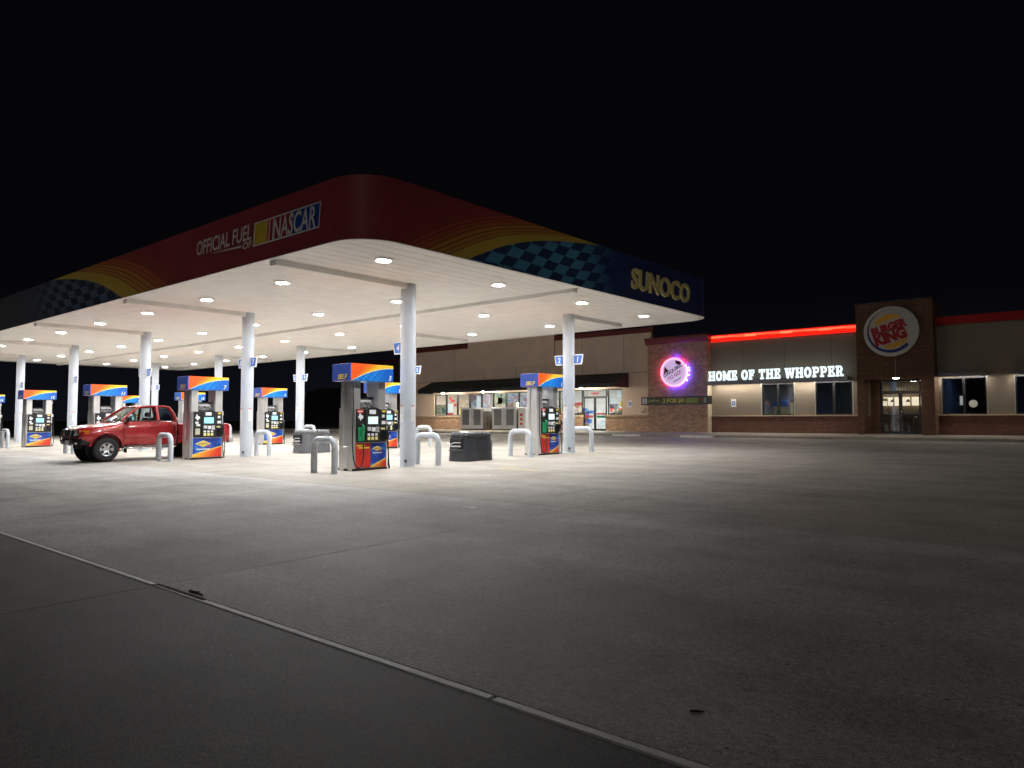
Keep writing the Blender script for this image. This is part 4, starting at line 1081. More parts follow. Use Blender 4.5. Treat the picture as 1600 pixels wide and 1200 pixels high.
# round restaurant sign
bs_ = tag(empty('logo_sign', (-8.94, TYB - .02, 5.92)), 'large round white sign with red words between yellow bun shapes and blue swoosh', 'sign')
BKW = mat('unlit acrylic face', (.56, .545, .50), .4, var=.03); BKR = mat('sign red', (.42, .015, .02), .45); BKB = mat('sign blue', (.012, .025, .20), .45); BKY = mat('sign orange yellow', (.78, .42, .05), .45)
MB().lathe([(0, 0), (1.25, 0), (1.26, -.05), (1.25, -.20), (1.20, -.225), (0, -.225)], 64, axis='y').build('sign_can', BKW, bs_, smooth=35)
ys = -.228
RA = .30
def rp2(ang, p): c, s_ = math.cos(ang), math.sin(ang); return (p[0] * c - p[1] * s_, p[0] * s_ + p[1] * c)
def flat(poly, y, m, name): 
    MB().prism([rp2(RA, p) for p in poly], 'y', y - .006, y).build(name, m, bs_)
def lens(w, h0, h1, z0, n=16):     # bun: flat edge and domed edge
    return [(w * (2 * k / n - 1), z0 + h0 * (1 - (2 * k / n - 1) ** 2)) for k in range(n + 1)] + [(w * (1 - 2 * k / n), z0 + h1 * (1 - (1 - 2 * k / n) ** 2) ** .6) for k in range(n + 1)][1:-1]
flat([(p[0], p[1]) for p in lens(.62, .05, .36, .50)], ys, BKY, 'bun_top')
flat([(p[0] + .02, -p[1]) for p in lens(.60, .05, .30, .56)][::-1], ys, BKY, 'bun_bottom')
# blue swoosh: crescent from upper left round to lower right
n = 40; a0, a1 = R(88), R(318)
co, ci = [], []
for k in range(n + 1):
    t = k / n; a = a0 + (a1 - a0) * t
    th = .01 + .15 * math.sin(min(1, t * 1.02) * math.pi / 2) ** 1.6
    co.append((1.08 * math.cos(a), 1.08 * math.sin(a))); ci.append(((1.08 - th) * math.cos(a), (1.08 - th) * math.sin(a)))
v = [(p[0], ys - .004, p[1]) for p in co] + [(p[0], ys - .004, p[1]) for p in ci]
MB().add(v, [(k, k + 1, n + 2 + k, n + 1 + k) for k in range(n)]).build('swoosh', BKB, bs_)
text_obj('BURGER', BKR, rot_place(RA * .95, -.03, .02, ys - .008), bs_, width=1.66, h=.37, bold=.072, align='c')
text_obj('KING', BKR, rot_place(RA * .95, .04, -.50, ys - .008), bs_, width=1.50, h=.48, bold=.072, align='c')
# pendant over the doorway
pn = tag(empty('pendant_lamp', (-8.72, TYB - .45, 3.56)), 'small lit dish lamp hanging on a thin rod at the restaurant doorway', 'lamp')
MB().cyl((0, 0, .05), (0, 0, 1.05), .012, n=8).build('rod', M['alum_light'], pn, smooth=50)
MB().tube([(0, 0, 1.04), (0, .2, 1.06), (0, .45, 1.05)], .012, 8).build('bracket', M['alum_light'], pn, smooth=50)
MB().lathe([(.02, .07), (.06, .05), (.19, .0), (.185, -.005), (.05, .03)], 20).build('dish', M['alum'], pn, smooth=40)
MB().lathe([(0, -.02), (.10, -.018), (.15, .0)], 16).build('bulb', M['led_white'], pn, smooth=60)
# metal eyebrow canopy with the lit slab-serif letters
ec = tag(empty('letter_canopy', (-15, YF, ZW)), 'thin grey metal canopy carrying a row of white lit slab letters', 'sign')
def ep(name, m, x0, x1, y0, y1, z0, z1, **k): return MB().box(x0 + 15, x1 + 15, y0 - YF, y1 - YF, z0 - ZW, z1 - ZW).build(name, m, ec, **k)
CY = 39.72
EBM = mat('eyebrow grey metal', (.20, .20, .21), .4, .5, var=.1)
ep('canopy_slab', EBM, -18.86, -11.10, CY, YF - .003, 3.60, 3.78, bevel=.006)
for xx in (-18.7, -16.2, -13.7): ep('under_light', M['led_white'], xx, xx + 2.4, CY + .30, CY + .36, 3.585, 3.597)
def slab_letter(ch):
    P = []
    def r(x0, x1, y0, y1): P.append([(x0, y0), (x1, y0), (x1, y1), (x0, y1)])
    def ring(cx, cy, rx, ry, ix, iy, a0=0, a1=360, n=20):
        for k in range(n):
            t0, t1 = R(a0 + (a1 - a0) * k / n), R(a0 + (a1 - a0) * (k + 1) / n)
            P.append([(cx + ix * math.cos(t0), cy + iy * math.sin(t0)), (cx + rx * math.cos(t0), cy + ry * math.sin(t0)), (cx + rx * math.cos(t1), cy + ry * math.sin(t1)), (cx + ix * math.cos(t1), cy + iy * math.sin(t1))])
    s = .17
    if ch == 'H':
        for x in (0, .58): r(x, x + .42, 0, s); r(x, x + .42, 1 - s, 1); r(x + .09, x + .33, s, 1 - s)
        r(.33, .67, .40, .60); return P, 1.0
    if ch == 'O': ring(.47, .5, .47, .52, .21, .29); return P, .94
    if ch == 'M':
        r(0, .34, 0, s); r(.76, 1.16, 0, s); r(.06, .28, s, 1 - s); r(.84, 1.08, s, 1 - s); r(0, .30, 1 - s, 1); r(.86, 1.16, 1 - s, 1)
        P.append([(.30, 1), (.28, .62), (.50, .10), (.58, .45)]); P.append([(.58, .45), (.66, .10), (.84, .62), (.86, 1)]); P.append([(.50, .10), (.66, .10), (.58, .45)]); return P, 1.16
    if ch in 'EF':
        r(.0, .12, 0, s); r(0, .12, 1 - s, 1); r(.12, .36, 0, 1); r(.36, .80, 1 - s, 1); r(.64, .80, .66, 1 - s); r(.36, .60, .42, .60); r(.54, .64, .32, .70)
        if ch == 'E': r(.36, .82, 0, s); r(.66, .82, s, .36)
        else: r(.36, .48, 0, s)
        return P, .84
    if ch == 'T':
        r(0, .86, 1 - s, 1); r(0, .15, .66, 1 - s); r(.71, .86, .66, 1 - s); r(.31, .55, s, 1 - s); r(.19, .67, 0, s); return P, .88
    if ch == 'W':
        r(-.02, .36, 1 - s, 1); r(.94, 1.32, 1 - s, 1); r(.50, .80, 1 - s, 1)
        for a, b_, c, d in ((.06, .30, .26, .46), (.56, .74, .30, .46), (.56, .74, .84, 1.0), (1.0, 1.24, .84, 1.04)): P.append([(c, 0), (d, 0), (b_, 1 - s), (a, 1 - s)])
        return P, 1.30
    if ch in 'PR':
        r(0, .12, 0, s); r(0, .12, 1 - s, 1); r(.12, .36, 0, 1); r(.36, .55, 1 - s, 1); r(.36, .55, .38, .38 + s); ring(.55, .69, .30, .31, .08, .14, -90, 90, 10)
        if ch == 'P': r(.36, .48, 0, s); return P, .86
        P.append([(.46, .40), (.66, .42), (.84, s), (.62, s)]); r(.60, .98, 0, s); r(.36, .44, 0, s); return P, .98
TXT = 'HOME OF THE WHOPPER'
tot = sum((.5 if c == ' ' else slab_letter(c)[1] + .13) for c in TXT); LW = 7.55; LH = .56
kx = LW / tot; cx = -18.80
for ch in TXT:
    if ch == ' ': cx += .5 * kx; continue
    P, adv = slab_letter(ch); mb = MB()
    for q, poly in enumerate(P): mb.prism([(cx + 15 + p[0] * kx, 3.79 - ZW + p[1] * LH) for p in poly], 'y', CY - YF - .012 - q * .0002, CY - YF + .05)
    mb.build('letter', M['letter'], ec, recalc=True); cx += (adv + .13) * kx
ep('front_lip', EBM, -18.86, -11.10, CY, CY + .02, 3.545, 3.60)
ep('letter_rail', EBM, -18.8, -11.15, CY + .055, CY + .075, 3.78, 3.84)
# eyebrow lights over the right-hand windows
def eyebrow(x0, x1, label):
    t = tag(empty('window_eyebrow', ((x0 + x1) / 2, YF, 3.62)), label, 'window canopy', 'lit eyebrow canopies over the restaurant windows'); w = (x1 - x0) / 2
    MB().box(-w, w, -.50, -.003, .0, .17).build('shade', EBM, t, bevel=.006)
    MB().box(-w, w, -.50, -.48, -.035, .0).build('front_lip', EBM, t)
    MB().box(-w + .05, w - .05, -.30, -.24, -.012, -.001).build('light_strip', M['led_white'], t)
    for k in (-1, 1):
        MB().cyl((k * (w - .1), -.45, .16), (k * (w - .1), -.01, .75), .012, n=8).build('stay_rod', M['alum_light'], t, smooth=50)
        MB().lathe([(0, -.03), (.035, -.03), (.04, 0)], 10, c=(k * (w - .1), 0, .76), axis='y').build('stay_plate', M['alum_light'], t)
eyebrow(-7.06, -5.10, 'lit metal eyebrow over the window with a round table light behind'); eyebrow(-4.08, -2.12, 'lit metal eyebrow over the second window right of the tower'); eyebrow(-1.14, .84, 'lit metal eyebrow over the third window right of the tower')
# dining room
rp('interior_floor', M['infloor'], RX0 + .1, RX1 - .4, YF + 1.3, YF + 8, ZW - .2, ZW)
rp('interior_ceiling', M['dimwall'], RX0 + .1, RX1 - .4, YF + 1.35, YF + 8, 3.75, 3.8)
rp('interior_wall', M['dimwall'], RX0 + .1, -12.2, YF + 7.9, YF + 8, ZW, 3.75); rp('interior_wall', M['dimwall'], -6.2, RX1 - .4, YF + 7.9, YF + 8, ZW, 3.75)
WARM = mat('tiled kitchen wall', (.34, .27, .19), .6, var=.3, scale=3)
rp('interior_wall', WARM, -12.2, -7.2, YF + 6.6, YF + 6.7, ZW, 3.75)
for xx in (-12.2, -7.3): rp('interior_wall', M['dimwall'], xx, xx + .1, YF + 1.45, YF + 6.6, ZW, 3.75)
for xx in (-11.4, -10.2, -9.0): rp('ceiling_light', emis('warm panel light', (1., .88, .70), 3.6), xx, xx + .9, YF + 5.2, YF + 5.7, 3.735, 3.745)
for k, (xx, lab) in enumerate(((-11.3, 'steel kitchen rack at the far side of the service counter'), (-8.4, 'steel kitchen rack behind the right restaurant door'))):
    t = tag(empty('kitchen_rack', (xx, YF + 6.2, ZW)), lab, 'rack', 'racks behind the service counter')
    for z in (.5, .95, 1.4, 1.85):
        MB().box(-.5, .5, -.18, .18, z - .02, z).build('shelf', M['alum_light'], t)
        for q in range(4): MB().box(-.45 + q * .24, -.27 + q * .24 + random.uniform(-.04, .04), -.12, .12, z, z + random.uniform(.1, .3)).build('container', random.choice(gcols), t)
    for sx in (-.49, .49):
        for sy in (-.17, .17): MB().cyl((sx, sy, 0), (sx, sy, 2.0), .014, n=6).build('post', M['chrome'], t)
ct = tag(empty('service_counter', (-9.2, YF + 5.2, ZW)), 'warm lit service counter seen through the restaurant doors', 'counter')
MB().box(-2.4, 2.4, 0, .6, 0, 1.02).build('counter_front', mat('wood counter', (.30, .17, .08), .5, var=.25, scale=5), ct); MB().box(-2.5, 2.5, -.06, .66, 1.02, 1.08).build('counter_top', M['alum_light'], ct)
for k in range(5): MB().box(-2.2 + k * .9, -1.4 + k * .9, 1.1, 1.16, 1.55, 2.05).build('menu_board', emis('menu board', (.95, .80, .58), .8), ct)
for k in range(6): MB().lathe([(.01, .16), (.05, .12), (.14, 0), (.12, 0)], 14, c=(-2.0 + k * .8, .2, 1.75)).build('pendant_shade', M['black'], ct)
def chair(x, y, rz, label):
    t = tag(empty('dining_chair', (x, y, ZW), rz), label, 'chair', 'dining chairs inside the restaurant')
    MB().box(-.2, .2, -.2, .2, .44, .48).build('seat', M['black'], t, bevel=.01)
    for sx in (-.18, .18):
        for sy in (-.18, .18): MB().cyl((sx, sy, 0), (sx, sy, .44), .014, n=8).build('leg', M['chrome'], t)
    MB().tube([(-.19, .19, .48), (-.19, .21, .80), (-.12, .22, .88), (.12, .22, .88), (.19, .21, .80), (.19, .19, .48)], .014, 8).build('backrest', M['chrome'], t, smooth=60)
chair(-9.5, YF + 2.6, .3, 'tubular dining chair seen through the left restaurant door'); chair(-8.7, YF + 2.7, -.2, 'tubular dining chair seen through the right restaurant door'); chair(-8.15, YF + 3.0, .1, 'tubular dining chair beside the right restaurant door frame')
tbx = tag(empty('dining_table', (-9.35, YF + 3.5, ZW)), 'dark dining table behind the restaurant doors', 'table')
MB().cyl((0, 0, .70), (0, 0, .74), .45, n=24).build('top', M['black'], tbx); MB().cyl((0, 0, 0), (0, 0, .70), .04, n=10).build('pedestal', M['steel_dark'], tbx); MB().cyl((0, 0, 0), (0, 0, .03), .28, n=20).build('foot', M['steel_dark'], tbx)
ph = tag(empty('play_house', (-15.2, YF + 2.2, ZW)), 'toy play house in blue, cream and yellow behind the restaurant window', 'play house')
MB().box(-.75, .05, -.3, .4, 0, 1.55).build('house_wall', mat('play cream', (.45, .40, .22), .6), ph)
MB().prism([(-.85, 1.5)] + [(-.40 + .5 * math.cos(t), 1.5 + .42 * math.sin(t)) for t in [math.pi - math.pi * k / 10 for k in range(11)]][::-1], 'y', -.34, .44).build('arched_roof', mat('play blue', (.06, .12, .38), .5), ph)
MB().box(-.6, -.35, -.31, -.29, .95, 1.3).build('shutter', mat('play green', (.12, .25, .2), .6), ph)
MB().prism([(.15, .2), (.85, .9), (.85, 1.2), (.15, 1.75)], 'y', -.1, .3).build('slide_panel', mat('play yellow', (.55, .48, .16), .6), ph); MB().box(.05, .15, -.15, .35, 0, 1.9).build('slide_post', mat('play brown', (.22, .07, .04), .6), ph)
# round globe by the right-hand window; added ceiling panels brighten the dim glass
gl = tag(empty('globe_lamp', (-6.0, YF + 2.2, 2.33)), 'round cream globe lamp glowing behind the restaurant window', 'lamp')
MB().lathe([(0, -.19), (.08, -.172), (.14, -.13), (.18, -.06), (.19, 0), (.18, .06), (.14, .13), (.08, .172), (0, .19)], 20).build('globe', emis('globe glow', (1., .72, .42), .75), gl, smooth=60); MB().cyl((0, 0, .19), (0, 0, 1.4), .01, n=6).build('cord', M['black'], gl)
rp('ceiling_light', emis('dim fill panel', (.70, .82, 1.), 4.5), -16.2, -14.6, YF + 2.0, YF + 2.5, 3.735, 3.745); rp('ceiling_light', emis('dim fill panel 2', (.50, .66, 1.), 3.0), -6.8, -5.2, YF + 3.0, YF + 3.5, 3.735, 3.745)  # added fill panels behind the play corner and globe windows

rp('ceiling_light', emis('dim fill panel 3', (.45, .62, 1.), 3.0), -14.0, -12.6, YF + 3.2, YF + 3.7, 3.735, 3.745)  # further panels added only to lift the neighbouring windows
rp('ceiling_light', emis('dim fill panel 4', (.45, .62, 1.), 3.0), -4.2, -2.8, YF + 3.2, YF + 3.7, 3.735, 3.745)
# ================================================================== PICKUP TRUCK  (x forward, y left, origin on the ground between the axles)
TK = tag(empty('pickup_truck', (-26.03, 10.82, gz(10.82)), -math.pi / 2), 'dark red extended-cab pickup truck parked at the pumps', 'pickup truck')
TK.rotation_euler = (0, -G * 0, -math.pi / 2)
FA, RA_, AZ, TR = 1.55, -1.55, .39, .39
def section(wb, w2, zb, zs, ws, zt):
    h = [(wb * .80, zb), (wb, zb + .05), (w2 - .008, zb + .17), (w2, .5 * (zb + zs) + .02), (w2 - .004, zs - .20), (w2 - .03, zs - .09), (ws + .02, zs - .025), (ws - .03, zs), (ws * .7, zs + .65 * (zt - zs)), (ws * .35, zt - .005), (0, zt)]
    return h
def loft(stations):
    rows = []
    for x, h in stations:
        full = [(x, y, z) for y, z in h] + [(x, -y, z) for y, z in h[::-1][1:]]
        rows.append(full)
    mb = MB(); mb.grid(rows); n = len(rows[0]); L = (len(rows) - 1) * n
    mb.f += [tuple(range(n)), tuple(range(L, L + n))[::-1]]
    # underside
    for j in range(len(rows) - 1): mb.f.append((j * n, (j + 1) * n, (j + 1) * n + n - 1, j * n + n - 1))
    return mb
def cut(me_obj, cyls, boxes=()):
    bm = bmesh.new()
    for (x, z, r, y0, y1) in cyls:
        t = bmesh.new(); c = MB().cyl((x, y0, z), (x, y1, z), r, n=36)
        tm = c.mesh('c', None); bm.from_mesh(tm); bpy.data.meshes.remove(tm); t.free()
    for b6 in boxes:
        tm = MB().box(*b6).mesh('c', None); bm.from_mesh(tm); bpy.data.meshes.remove(tm)
    cm = bpy.data.meshes.new('cutter'); bm.to_mesh(cm); bm.free()
    co_ = bpy.data.objects.new('cutter', cm); col.objects.link(co_)
    md = me_obj.modifiers.new('b', 'BOOLEAN'); md.operation = 'DIFFERENCE'; md.object = co_; md.solver = 'EXACT'
    par_, me_obj.parent = me_obj.parent, None
    dg = bpy.context.evaluated_depsgraph_get(); dg.update(); nm = bpy.data.meshes.new_from_object(me_obj.evaluated_get(dg))
    me_obj.modifiers.clear(); old = me_obj.data; me_obj.data = nm; nm.name = old.name; bpy.data.meshes.remove(old)
    bpy.data.objects.remove(co_); bpy.data.meshes.remove(cm); me_obj.parent = par_
    for p in nm.polygons: p.use_smooth = True
    nm.set_sharp_from_angle(angle=R(32))
body = loft([(2.34, section(.70, .76, .66, 1.00, .68, 1.03)), (2.27, section(.78, .83, .60, 1.05, .74, 1.085)), (2.10, section(.82, .87, .52, 1.09, .77, 1.14)), (1.85, section(.84, .885, .47, 1.125, .79, 1.19)), (1.55, section(.845, .895, .46, 1.155, .80, 1.225)),
             (1.25, section(.845, .89, .46, 1.195, .80, 1.26)), (1.10, section(.84, .88, .46, 1.25, .80, 1.29)), (1.0, section(.835, .872, .46, 1.30, .80, 1.305)), (.2, section(.835, .875, .46, 1.305, .80, 1.31)), (-.66, section(.835, .872, .46, 1.305, .80, 1.31)), (-.70, section(.82, .86, .48, 1.29, .79, 1.295))])
bo = body.build('body', M['carred'], TK, smooth=32)
cut(bo, [(FA, AZ + .02, .505, .55, 1.2), (FA, AZ + .02, .505, -1.2, -.55)], [(-.62, .98, -.70, .70, .62, 1.5)])
bed = loft([(-.75, section(.82, .865, .50, 1.22, .82, 1.225)), (-1.0, section(.835, .88, .50, 1.22, .83, 1.225)), (-1.55, section(.84, .89, .50, 1.22, .835, 1.225)), (-2.2, section(.835, .88, .50, 1.22, .83, 1.225)), (-2.62, section(.82, .865, .52, 1.21, .81, 1.215))])
be = bed.build('cargo_bed', M['carred'], TK, smooth=32)
cut(be, [(RA_, AZ + .02, .49, .55, 1.2), (RA_, AZ + .02, .49, -1.2, -.55)], [(-2.49, -.82, -.70, .70, .78, 1.5)])
MB().box(-2.49, -.82, -.70, .70, .765, .785).build('bed_liner', M['black'], TK)
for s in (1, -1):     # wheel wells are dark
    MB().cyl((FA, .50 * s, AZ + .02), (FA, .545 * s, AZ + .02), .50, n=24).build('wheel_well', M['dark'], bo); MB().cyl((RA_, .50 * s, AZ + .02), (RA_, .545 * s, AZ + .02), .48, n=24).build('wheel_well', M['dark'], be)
    for xx, rr, pr_ in ((FA, .505, bo), (RA_, .49, be)):
        P = [(xx + rr * math.cos(t), .882 * s, AZ + .02 + rr * math.sin(t)) for t in [R(8) + R(164) * k / 16 for k in range(17)]]
        MB().tube(P, .028, 8).build('arch_flare', M['carred'], pr_, smooth=60)
MB().box(-2.6, 2.1, -.45, .45, .40, .60).build('chassis', M['dark'], TK)
# cab glasshouse: pillars, roof skin, panes
A0, A1, B0, B1, C0, C1 = Vector((1.10, .79, 1.29)), Vector((.50, .60, 1.765)), Vector((-.08, .80, 1.30)), Vector((-.08, .625, 1.80)), Vector((-.68, .785, 1.30)), Vector((-.50, .605, 1.775))
fl = lambda p, s: Vector((p.x, p.y * s, p.z))
roof = MB(); rows = []
for x, w, z, cr in ((.54, .585, 1.752, .028), (.44, .61, 1.785, .035), (.2, .635, 1.812, .036), (-.08, .64, 1.818, .036), (-.36, .625, 1.808, .034), (-.50, .60, 1.785, .03), (-.555, .575, 1.745, .026)):
    rows.append([(x, w * (1 - 2 * k / 12), z + cr * (1 - (1 - 2 * k / 12) ** 2) - (.035 if k in (0, 12) else 0)) for k in range(13)])
roof.grid(rows); rf = roof.build('roof', M['carred'], TK, smooth=50)
sd = rf.modifiers.new('thick', 'SOLIDIFY'); sd.thickness = .03; sd.offset = -1
for s in (1, -1):
    MB().tube([fl(A0, s), fl(A0.lerp(A1, .5) + Vector((.015, .005, .012)), s), fl(A1, s)], [.045, .036, .036], 8).build('pillar', M['carred'], TK, smooth=60)
    MB().tube([fl(B0, s), fl(B0.lerp(B1, .5) + Vector((0, .012, 0)), s), fl(B1, s)], [.06, .05, .05], 8).build('pillar', M['carred'], TK, smooth=60)
    MB().tube([fl(C0, s), fl(C0.lerp(C1, .5) + Vector((-.03, .012, 0)), s), fl(C1, s)], [.085, .075, .06], 8).build('pillar', M['carred'], TK, smooth=60)
    MB().tube([fl(A1, s), fl(Vector((.2, .635, 1.80)), s), fl(B1, s), fl(Vector((-.34, .625, 1.80)), s), fl(C1, s)], .034, 8).build('roof_rail', M['carred'], TK, smooth=60)
    def pane(pts, nm='side_window'): MB().add([fl(Vector(p), s) for p in pts], [tuple(range(len(pts)))]).build(nm, M['glass_car'], TK)
    pane([(1.05, .79, 1.30), (-.05, .795, 1.31), (-.05, .63, 1.78), (.48, .61, 1.755)]); pane([(-.12, .795, 1.31), (-.62, .78, 1.31), (-.48, .61, 1.75), (-.12, .63, 1.78)])
    MB().tube([fl(Vector((1.02, .815, 1.302)), s), fl(Vector((-.66, .81, 1.312)), s)], .012, 6).build('belt_moulding', M['rubber'], TK, smooth=60)
    # rear quarter window frame hides the upper cab corner
    MB().add([fl(Vector(p), s) for p in ((-.50, .66, 1.66), (-.62, .75, 1.42), (-.69, .77, 1.42), (-.56, .61, 1.74))], [(0, 1, 2, 3)]).build('quarter_trim', M['carred'], TK)
ws_rows = []
for t in (0, .33, .66, 1):
    ws_rows.append([(1.10 + .20 * (1 - (1 - 2 * k / 10) ** 2) - (.60 + .16 * (1 - (1 - 2 * k / 10) ** 2)) * t, (.79 - .19 * t) * (1 - 2 * k / 10), 1.285 + .47 * t) for k in range(11)])
MB().grid(ws_rows).build('windscreen', M['glass_car'], TK, smooth=60)
MB().add([(-.66, .70, 1.31), (-.66, -.70, 1.31), (-.54, -.56, 1.74), (-.54, .56, 1.74)], [(0, 1, 2, 3)]).build('rear_window', M['glass_car'], TK)
for s in (1, -1): MB().tube([(1.30, .18 * s, 1.285), (1.22, .40 * s, 1.31), (1.12, .62 * s, 1.31)], .012, 6).build('wiper', M['rubber'], TK, smooth=60)
# interior
for s in (1, -1):
    st = MB().box(-.15, .35, .12 * s if s > 0 else -.62, .62 if s > 0 else -.12, .62, .92).build('seat', M['seat'], TK, bevel=.05, seg=2)
    MB().prism([(-.18, .90), (.0, .90), (-.12, 1.42), (-.24, 1.42)], 'y', .14 * s, .60 * s).build('seat_back', M['seat'], st, bevel=.02); MB().box(-.26, -.15, min(.26 * s, .48 * s), max(.26 * s, .48 * s), 1.44, 1.60).build('headrest', M['seat'], st, bevel=.03, seg=2)
MB().prism([(.72, .9), (.98, .9), (1.06, 1.26), (.86, 1.29)], 'y', -.68, .68).build('dashboard', M['black'], TK)
MB().tube([(.66 + .06 * math.sin(t), .36 + .18 * math.cos(t), 1.22 + .17 * math.sin(t)) for t in [2 * math.pi * k / 20 for k in range(21)]], .015, 8).build('steering_wheel', M['black'], TK, smooth=60)
# doors: shut lines, handles, mirror
for s in (1, -1):
    Yd = .879 * s
    def gap(pts): MB().tube([(p[0], p[1] * s, p[2]) for p in pts], .006, 5).build('shut_line', M['dark'], TK)
    gap([(1.03, .872, .52), (1.03, .884, .80), (1.03, .880, 1.12), (1.02, .83, 1.29)]); gap([(-.08, .872, .52), (-.08, .884, .80), (-.08, .880, 1.12), (-.08, .83, 1.30)]); gap([(1.03, .872, .52), (.5, .874, .51), (-.08, .872, .52)])
    gap([(-.08, .872, .52), (-.5, .872, .52)]); gap([(-.62, .86, .60), (-.62, .876, .90), (-.62, .868, 1.15)])
    MB().tube([(.02, .880 * s, 1.10), (.05, .905 * s, 1.105), (.16, .905 * s, 1.105), (.19, .880 * s, 1.10)], .016, 8).build('door_handle', M['carred'], TK, smooth=60)
    MB().box(-.5, -.34, min(.872 * s, .888 * s), max(.872 * s, .888 * s), 1.09, 1.13).build('door_handle', M['carred'], TK, bevel=.006)
    mi = MB().box(.86, .98, min(.86 * s, 1.06 * s), max(.86 * s, 1.06 * s), 1.28, 1.44).build('mirror', M['black'], TK, bevel=.03, seg=2)
    MB().box(.852, .858, min(.89 * s, 1.04 * s), max(.89 * s, 1.04 * s), 1.30, 1.42).build('mirror_glass', M['chrome'], mi)
    MB().tube([(1.02, .80 * s, .46), (1.0, .90 * s, .43), (.85, .93 * s, .42), (-.5, .93 * s, .42), (-.66, .90 * s, .43), (-.68, .80 * s, .46)], .036, 10).build('step_bar', M['chrome'], TK, smooth=60)
    MB().box(-.9, 1.0, min(.868 * s, .890 * s), max(.868 * s, .890 * s), .74, .775).build('side_moulding', M['carred'], TK, bevel=.008)
    MB().box(1.10, 1.18, min(.882 * s, .897 * s), max(.882 * s, .897 * s), 1.02, 1.05).build('side_marker', M['amber'], TK, bevel=.004)
    # lamps
    hl = MB().add([(p[0], p[1] * s, p[2]) for p in ((2.385, .44, .83), (2.335, .74, .84), (2.31, .76, 1.00), (2.36, .44, 1.01), (2.30, .44, .83), (2.22, .72, .84), (2.2, .73, 1.0), (2.28, .44, 1.01))], [(0, 1, 2, 3), (4, 7, 6, 5), (0, 4, 5, 1), (3, 2, 6, 7), (0, 3, 7, 4), (1, 5, 6, 2)]).build('headlight', M['headlens'], TK)
    MB().add([(p[0], p[1] * s, p[2]) for p in ((2.335, .75, .84), (2.11, .895, .88), (2.06, .895, 1.01), (2.30, .775, 1.0), (2.22, .70, .84), (2.05, .80, .88), (2.02, .80, 1.01), (2.2, .70, 1.0))], [(0, 1, 2, 3), (4, 7, 6, 5), (0, 4, 5, 1), (3, 2, 6, 7), (0, 3, 7, 4), (1, 5, 6, 2)]).build('turn_lamp', M['amber'], TK)
    MB().box(-2.640, -2.55, min(.72 * s, .868 * s), max(.72 * s, .868 * s), .80, 1.14).build('tail_light', M['taillens'], TK, bevel=.012)
    MB().box(2.335, 2.40, min(.52 * s, .66 * s), max(.52 * s, .66 * s), .56, .63).build('fog_lamp', M['headlens'], TK, bevel=.01)
    MB().box(RA_ - .62, RA_ - .60, min(.62 * s, .88 * s), max(.62 * s, .88 * s), .22, .58).build('mud_flap', M['rubber'], TK)
    MB().box(FA - .62, FA - .60, min(.66 * s, .88 * s), max(.66 * s, .88 * s), .26, .52).build('mud_flap', M['rubber'], TK)
gr_ = MB().box(2.33, 2.365, -.43, .43, .80, 1.02).build('grille', M['blackgloss'], TK, bevel=.01)
for k in range(4): MB().box(2.362, 2.375, -.40, .40, .835 + k * .045, .85 + k * .045).build('grille_bar', M['chrome'], gr_)
bm_ = MB().prism([(-.86, 2.02), (-.80, 2.30), (-.5, 2.42), (.5, 2.42), (.80, 2.30), (.86, 2.02), (.78, 2.02), (-.78, 2.02)], 'z', .54, .74)
bm_.v = [(p[1], p[0], p[2]) for p in bm_.v]; fbp = bm_.build('front_bumper', M['black'], TK, bevel=.02, seg=2, smooth=40)
MB().box(2.424, 2.43, -.16, .16, .56, .68).build('licence_plate', M['signwhite'], fbp)
MB().tube([(2.47, -.42, .58), (2.50, -.42, .80), (2.46, -.42, .96), (2.44, -.34, 1.02), (2.44, .34, 1.02), (2.46, .42, .96), (2.50, .42, .80), (2.47, .42, .58)], .017, 8).build('grille_guard', M['steel_dark'], fbp, smooth=60)
for yy in (-.42, .42): MB().cyl((2.40, yy, .66), (2.49, yy, .68), .022, n=8).build('guard_bracket', M['steel_dark'], fbp)
MB().box(-2.80, -2.63, -.84, .84, .50, .66).build('rear_bumper', M['chrome'], TK, bevel=.025, seg=2)
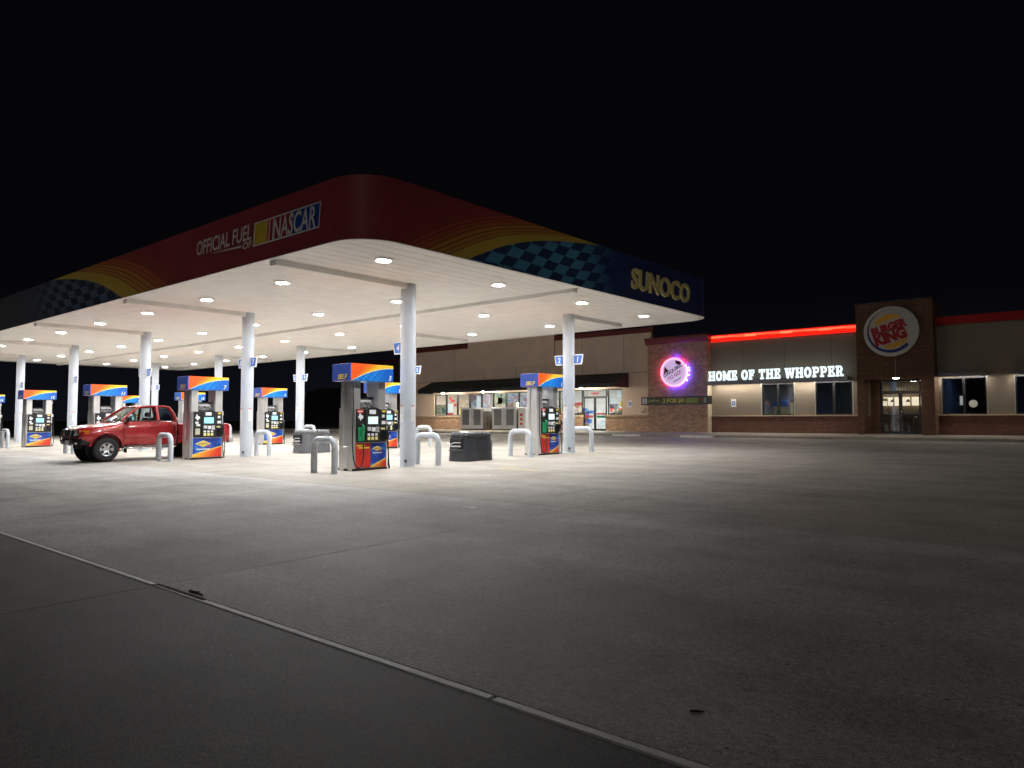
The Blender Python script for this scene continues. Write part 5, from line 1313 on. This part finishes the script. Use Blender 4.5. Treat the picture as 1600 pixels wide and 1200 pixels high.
MB().box(-2.655, -2.625, -.70, .70, .68, 1.20).build('tailgate', M['carred'], TK, bevel=.012)
def wheel(x, y, s):
    w = .25; prof = [(.20, -.5 * w), (.33, -.5 * w), (.375, -.42 * w), (.39, -.25 * w), (.39, .25 * w), (.375, .42 * w), (.33, .5 * w), (.20, .5 * w), (.20, -.5 * w)]
    wh = empty('wheel', (x, y, AZ - .005)); wh.parent = TK
    ty = MB().lathe(prof, 40, axis='y').build('tyre', M['tyre'], wh, smooth=40)
    ri = MB(); f_ = .5 * w * s
    ri.lathe([(.205, f_ * .2), (.205, f_ * .96), (.215, f_ * 1.02), (.19, f_ * .98), (.185, f_ * .1)], 36, axis='y')
    ri.lathe([(0, f_ * .80), (.055, f_ * .80), (.06, f_ * .62), (.06, 0)], 18, axis='y')
    for k in range(6):
        a = 2 * math.pi * k / 6; c, q = math.cos(a), math.sin(a)
        pts = []
        for r_, hw, yy in ((.05, .040, .70), (.12, .030, .84), (.195, .045, .90)):
            for sg_ in (-1, 1): pts.append((r_ * c - sg_ * hw * q, f_ * yy, r_ * q + sg_ * hw * c))
        for r_, hw, yy in ((.05, .040, .35), (.12, .030, .45), (.195, .045, .45)):
            for sg_ in (-1, 1): pts.append((r_ * c - sg_ * hw * q, f_ * yy, r_ * q + sg_ * hw * c))
        ri.add(pts, [(0, 1, 3, 2), (2, 3, 5, 4), (6, 8, 9, 7), (8, 10, 11, 9), (0, 2, 8, 6), (2, 4, 10, 8), (1, 7, 9, 3), (3, 9, 11, 5)])
    ri.build('rim', M['rim'], wh, smooth=35)
    MB().lathe([(0, 0), (.19, 0), (.19, f_ * .12), (0, f_ * .12)], 24, axis='y').build('brake_disc', M['steel_dark'], wh)
for x in (FA, RA_):
    for s in (1, -1): wheel(x, .765 * s, s)
MB().cyl((FA, -.7, AZ), (FA, .7, AZ), .05, n=10).build('axle', M['dark'], TK); MB().cyl((RA_, -.7, AZ), (RA_, .7, AZ), .07, n=10).build('axle', M['dark'], TK)
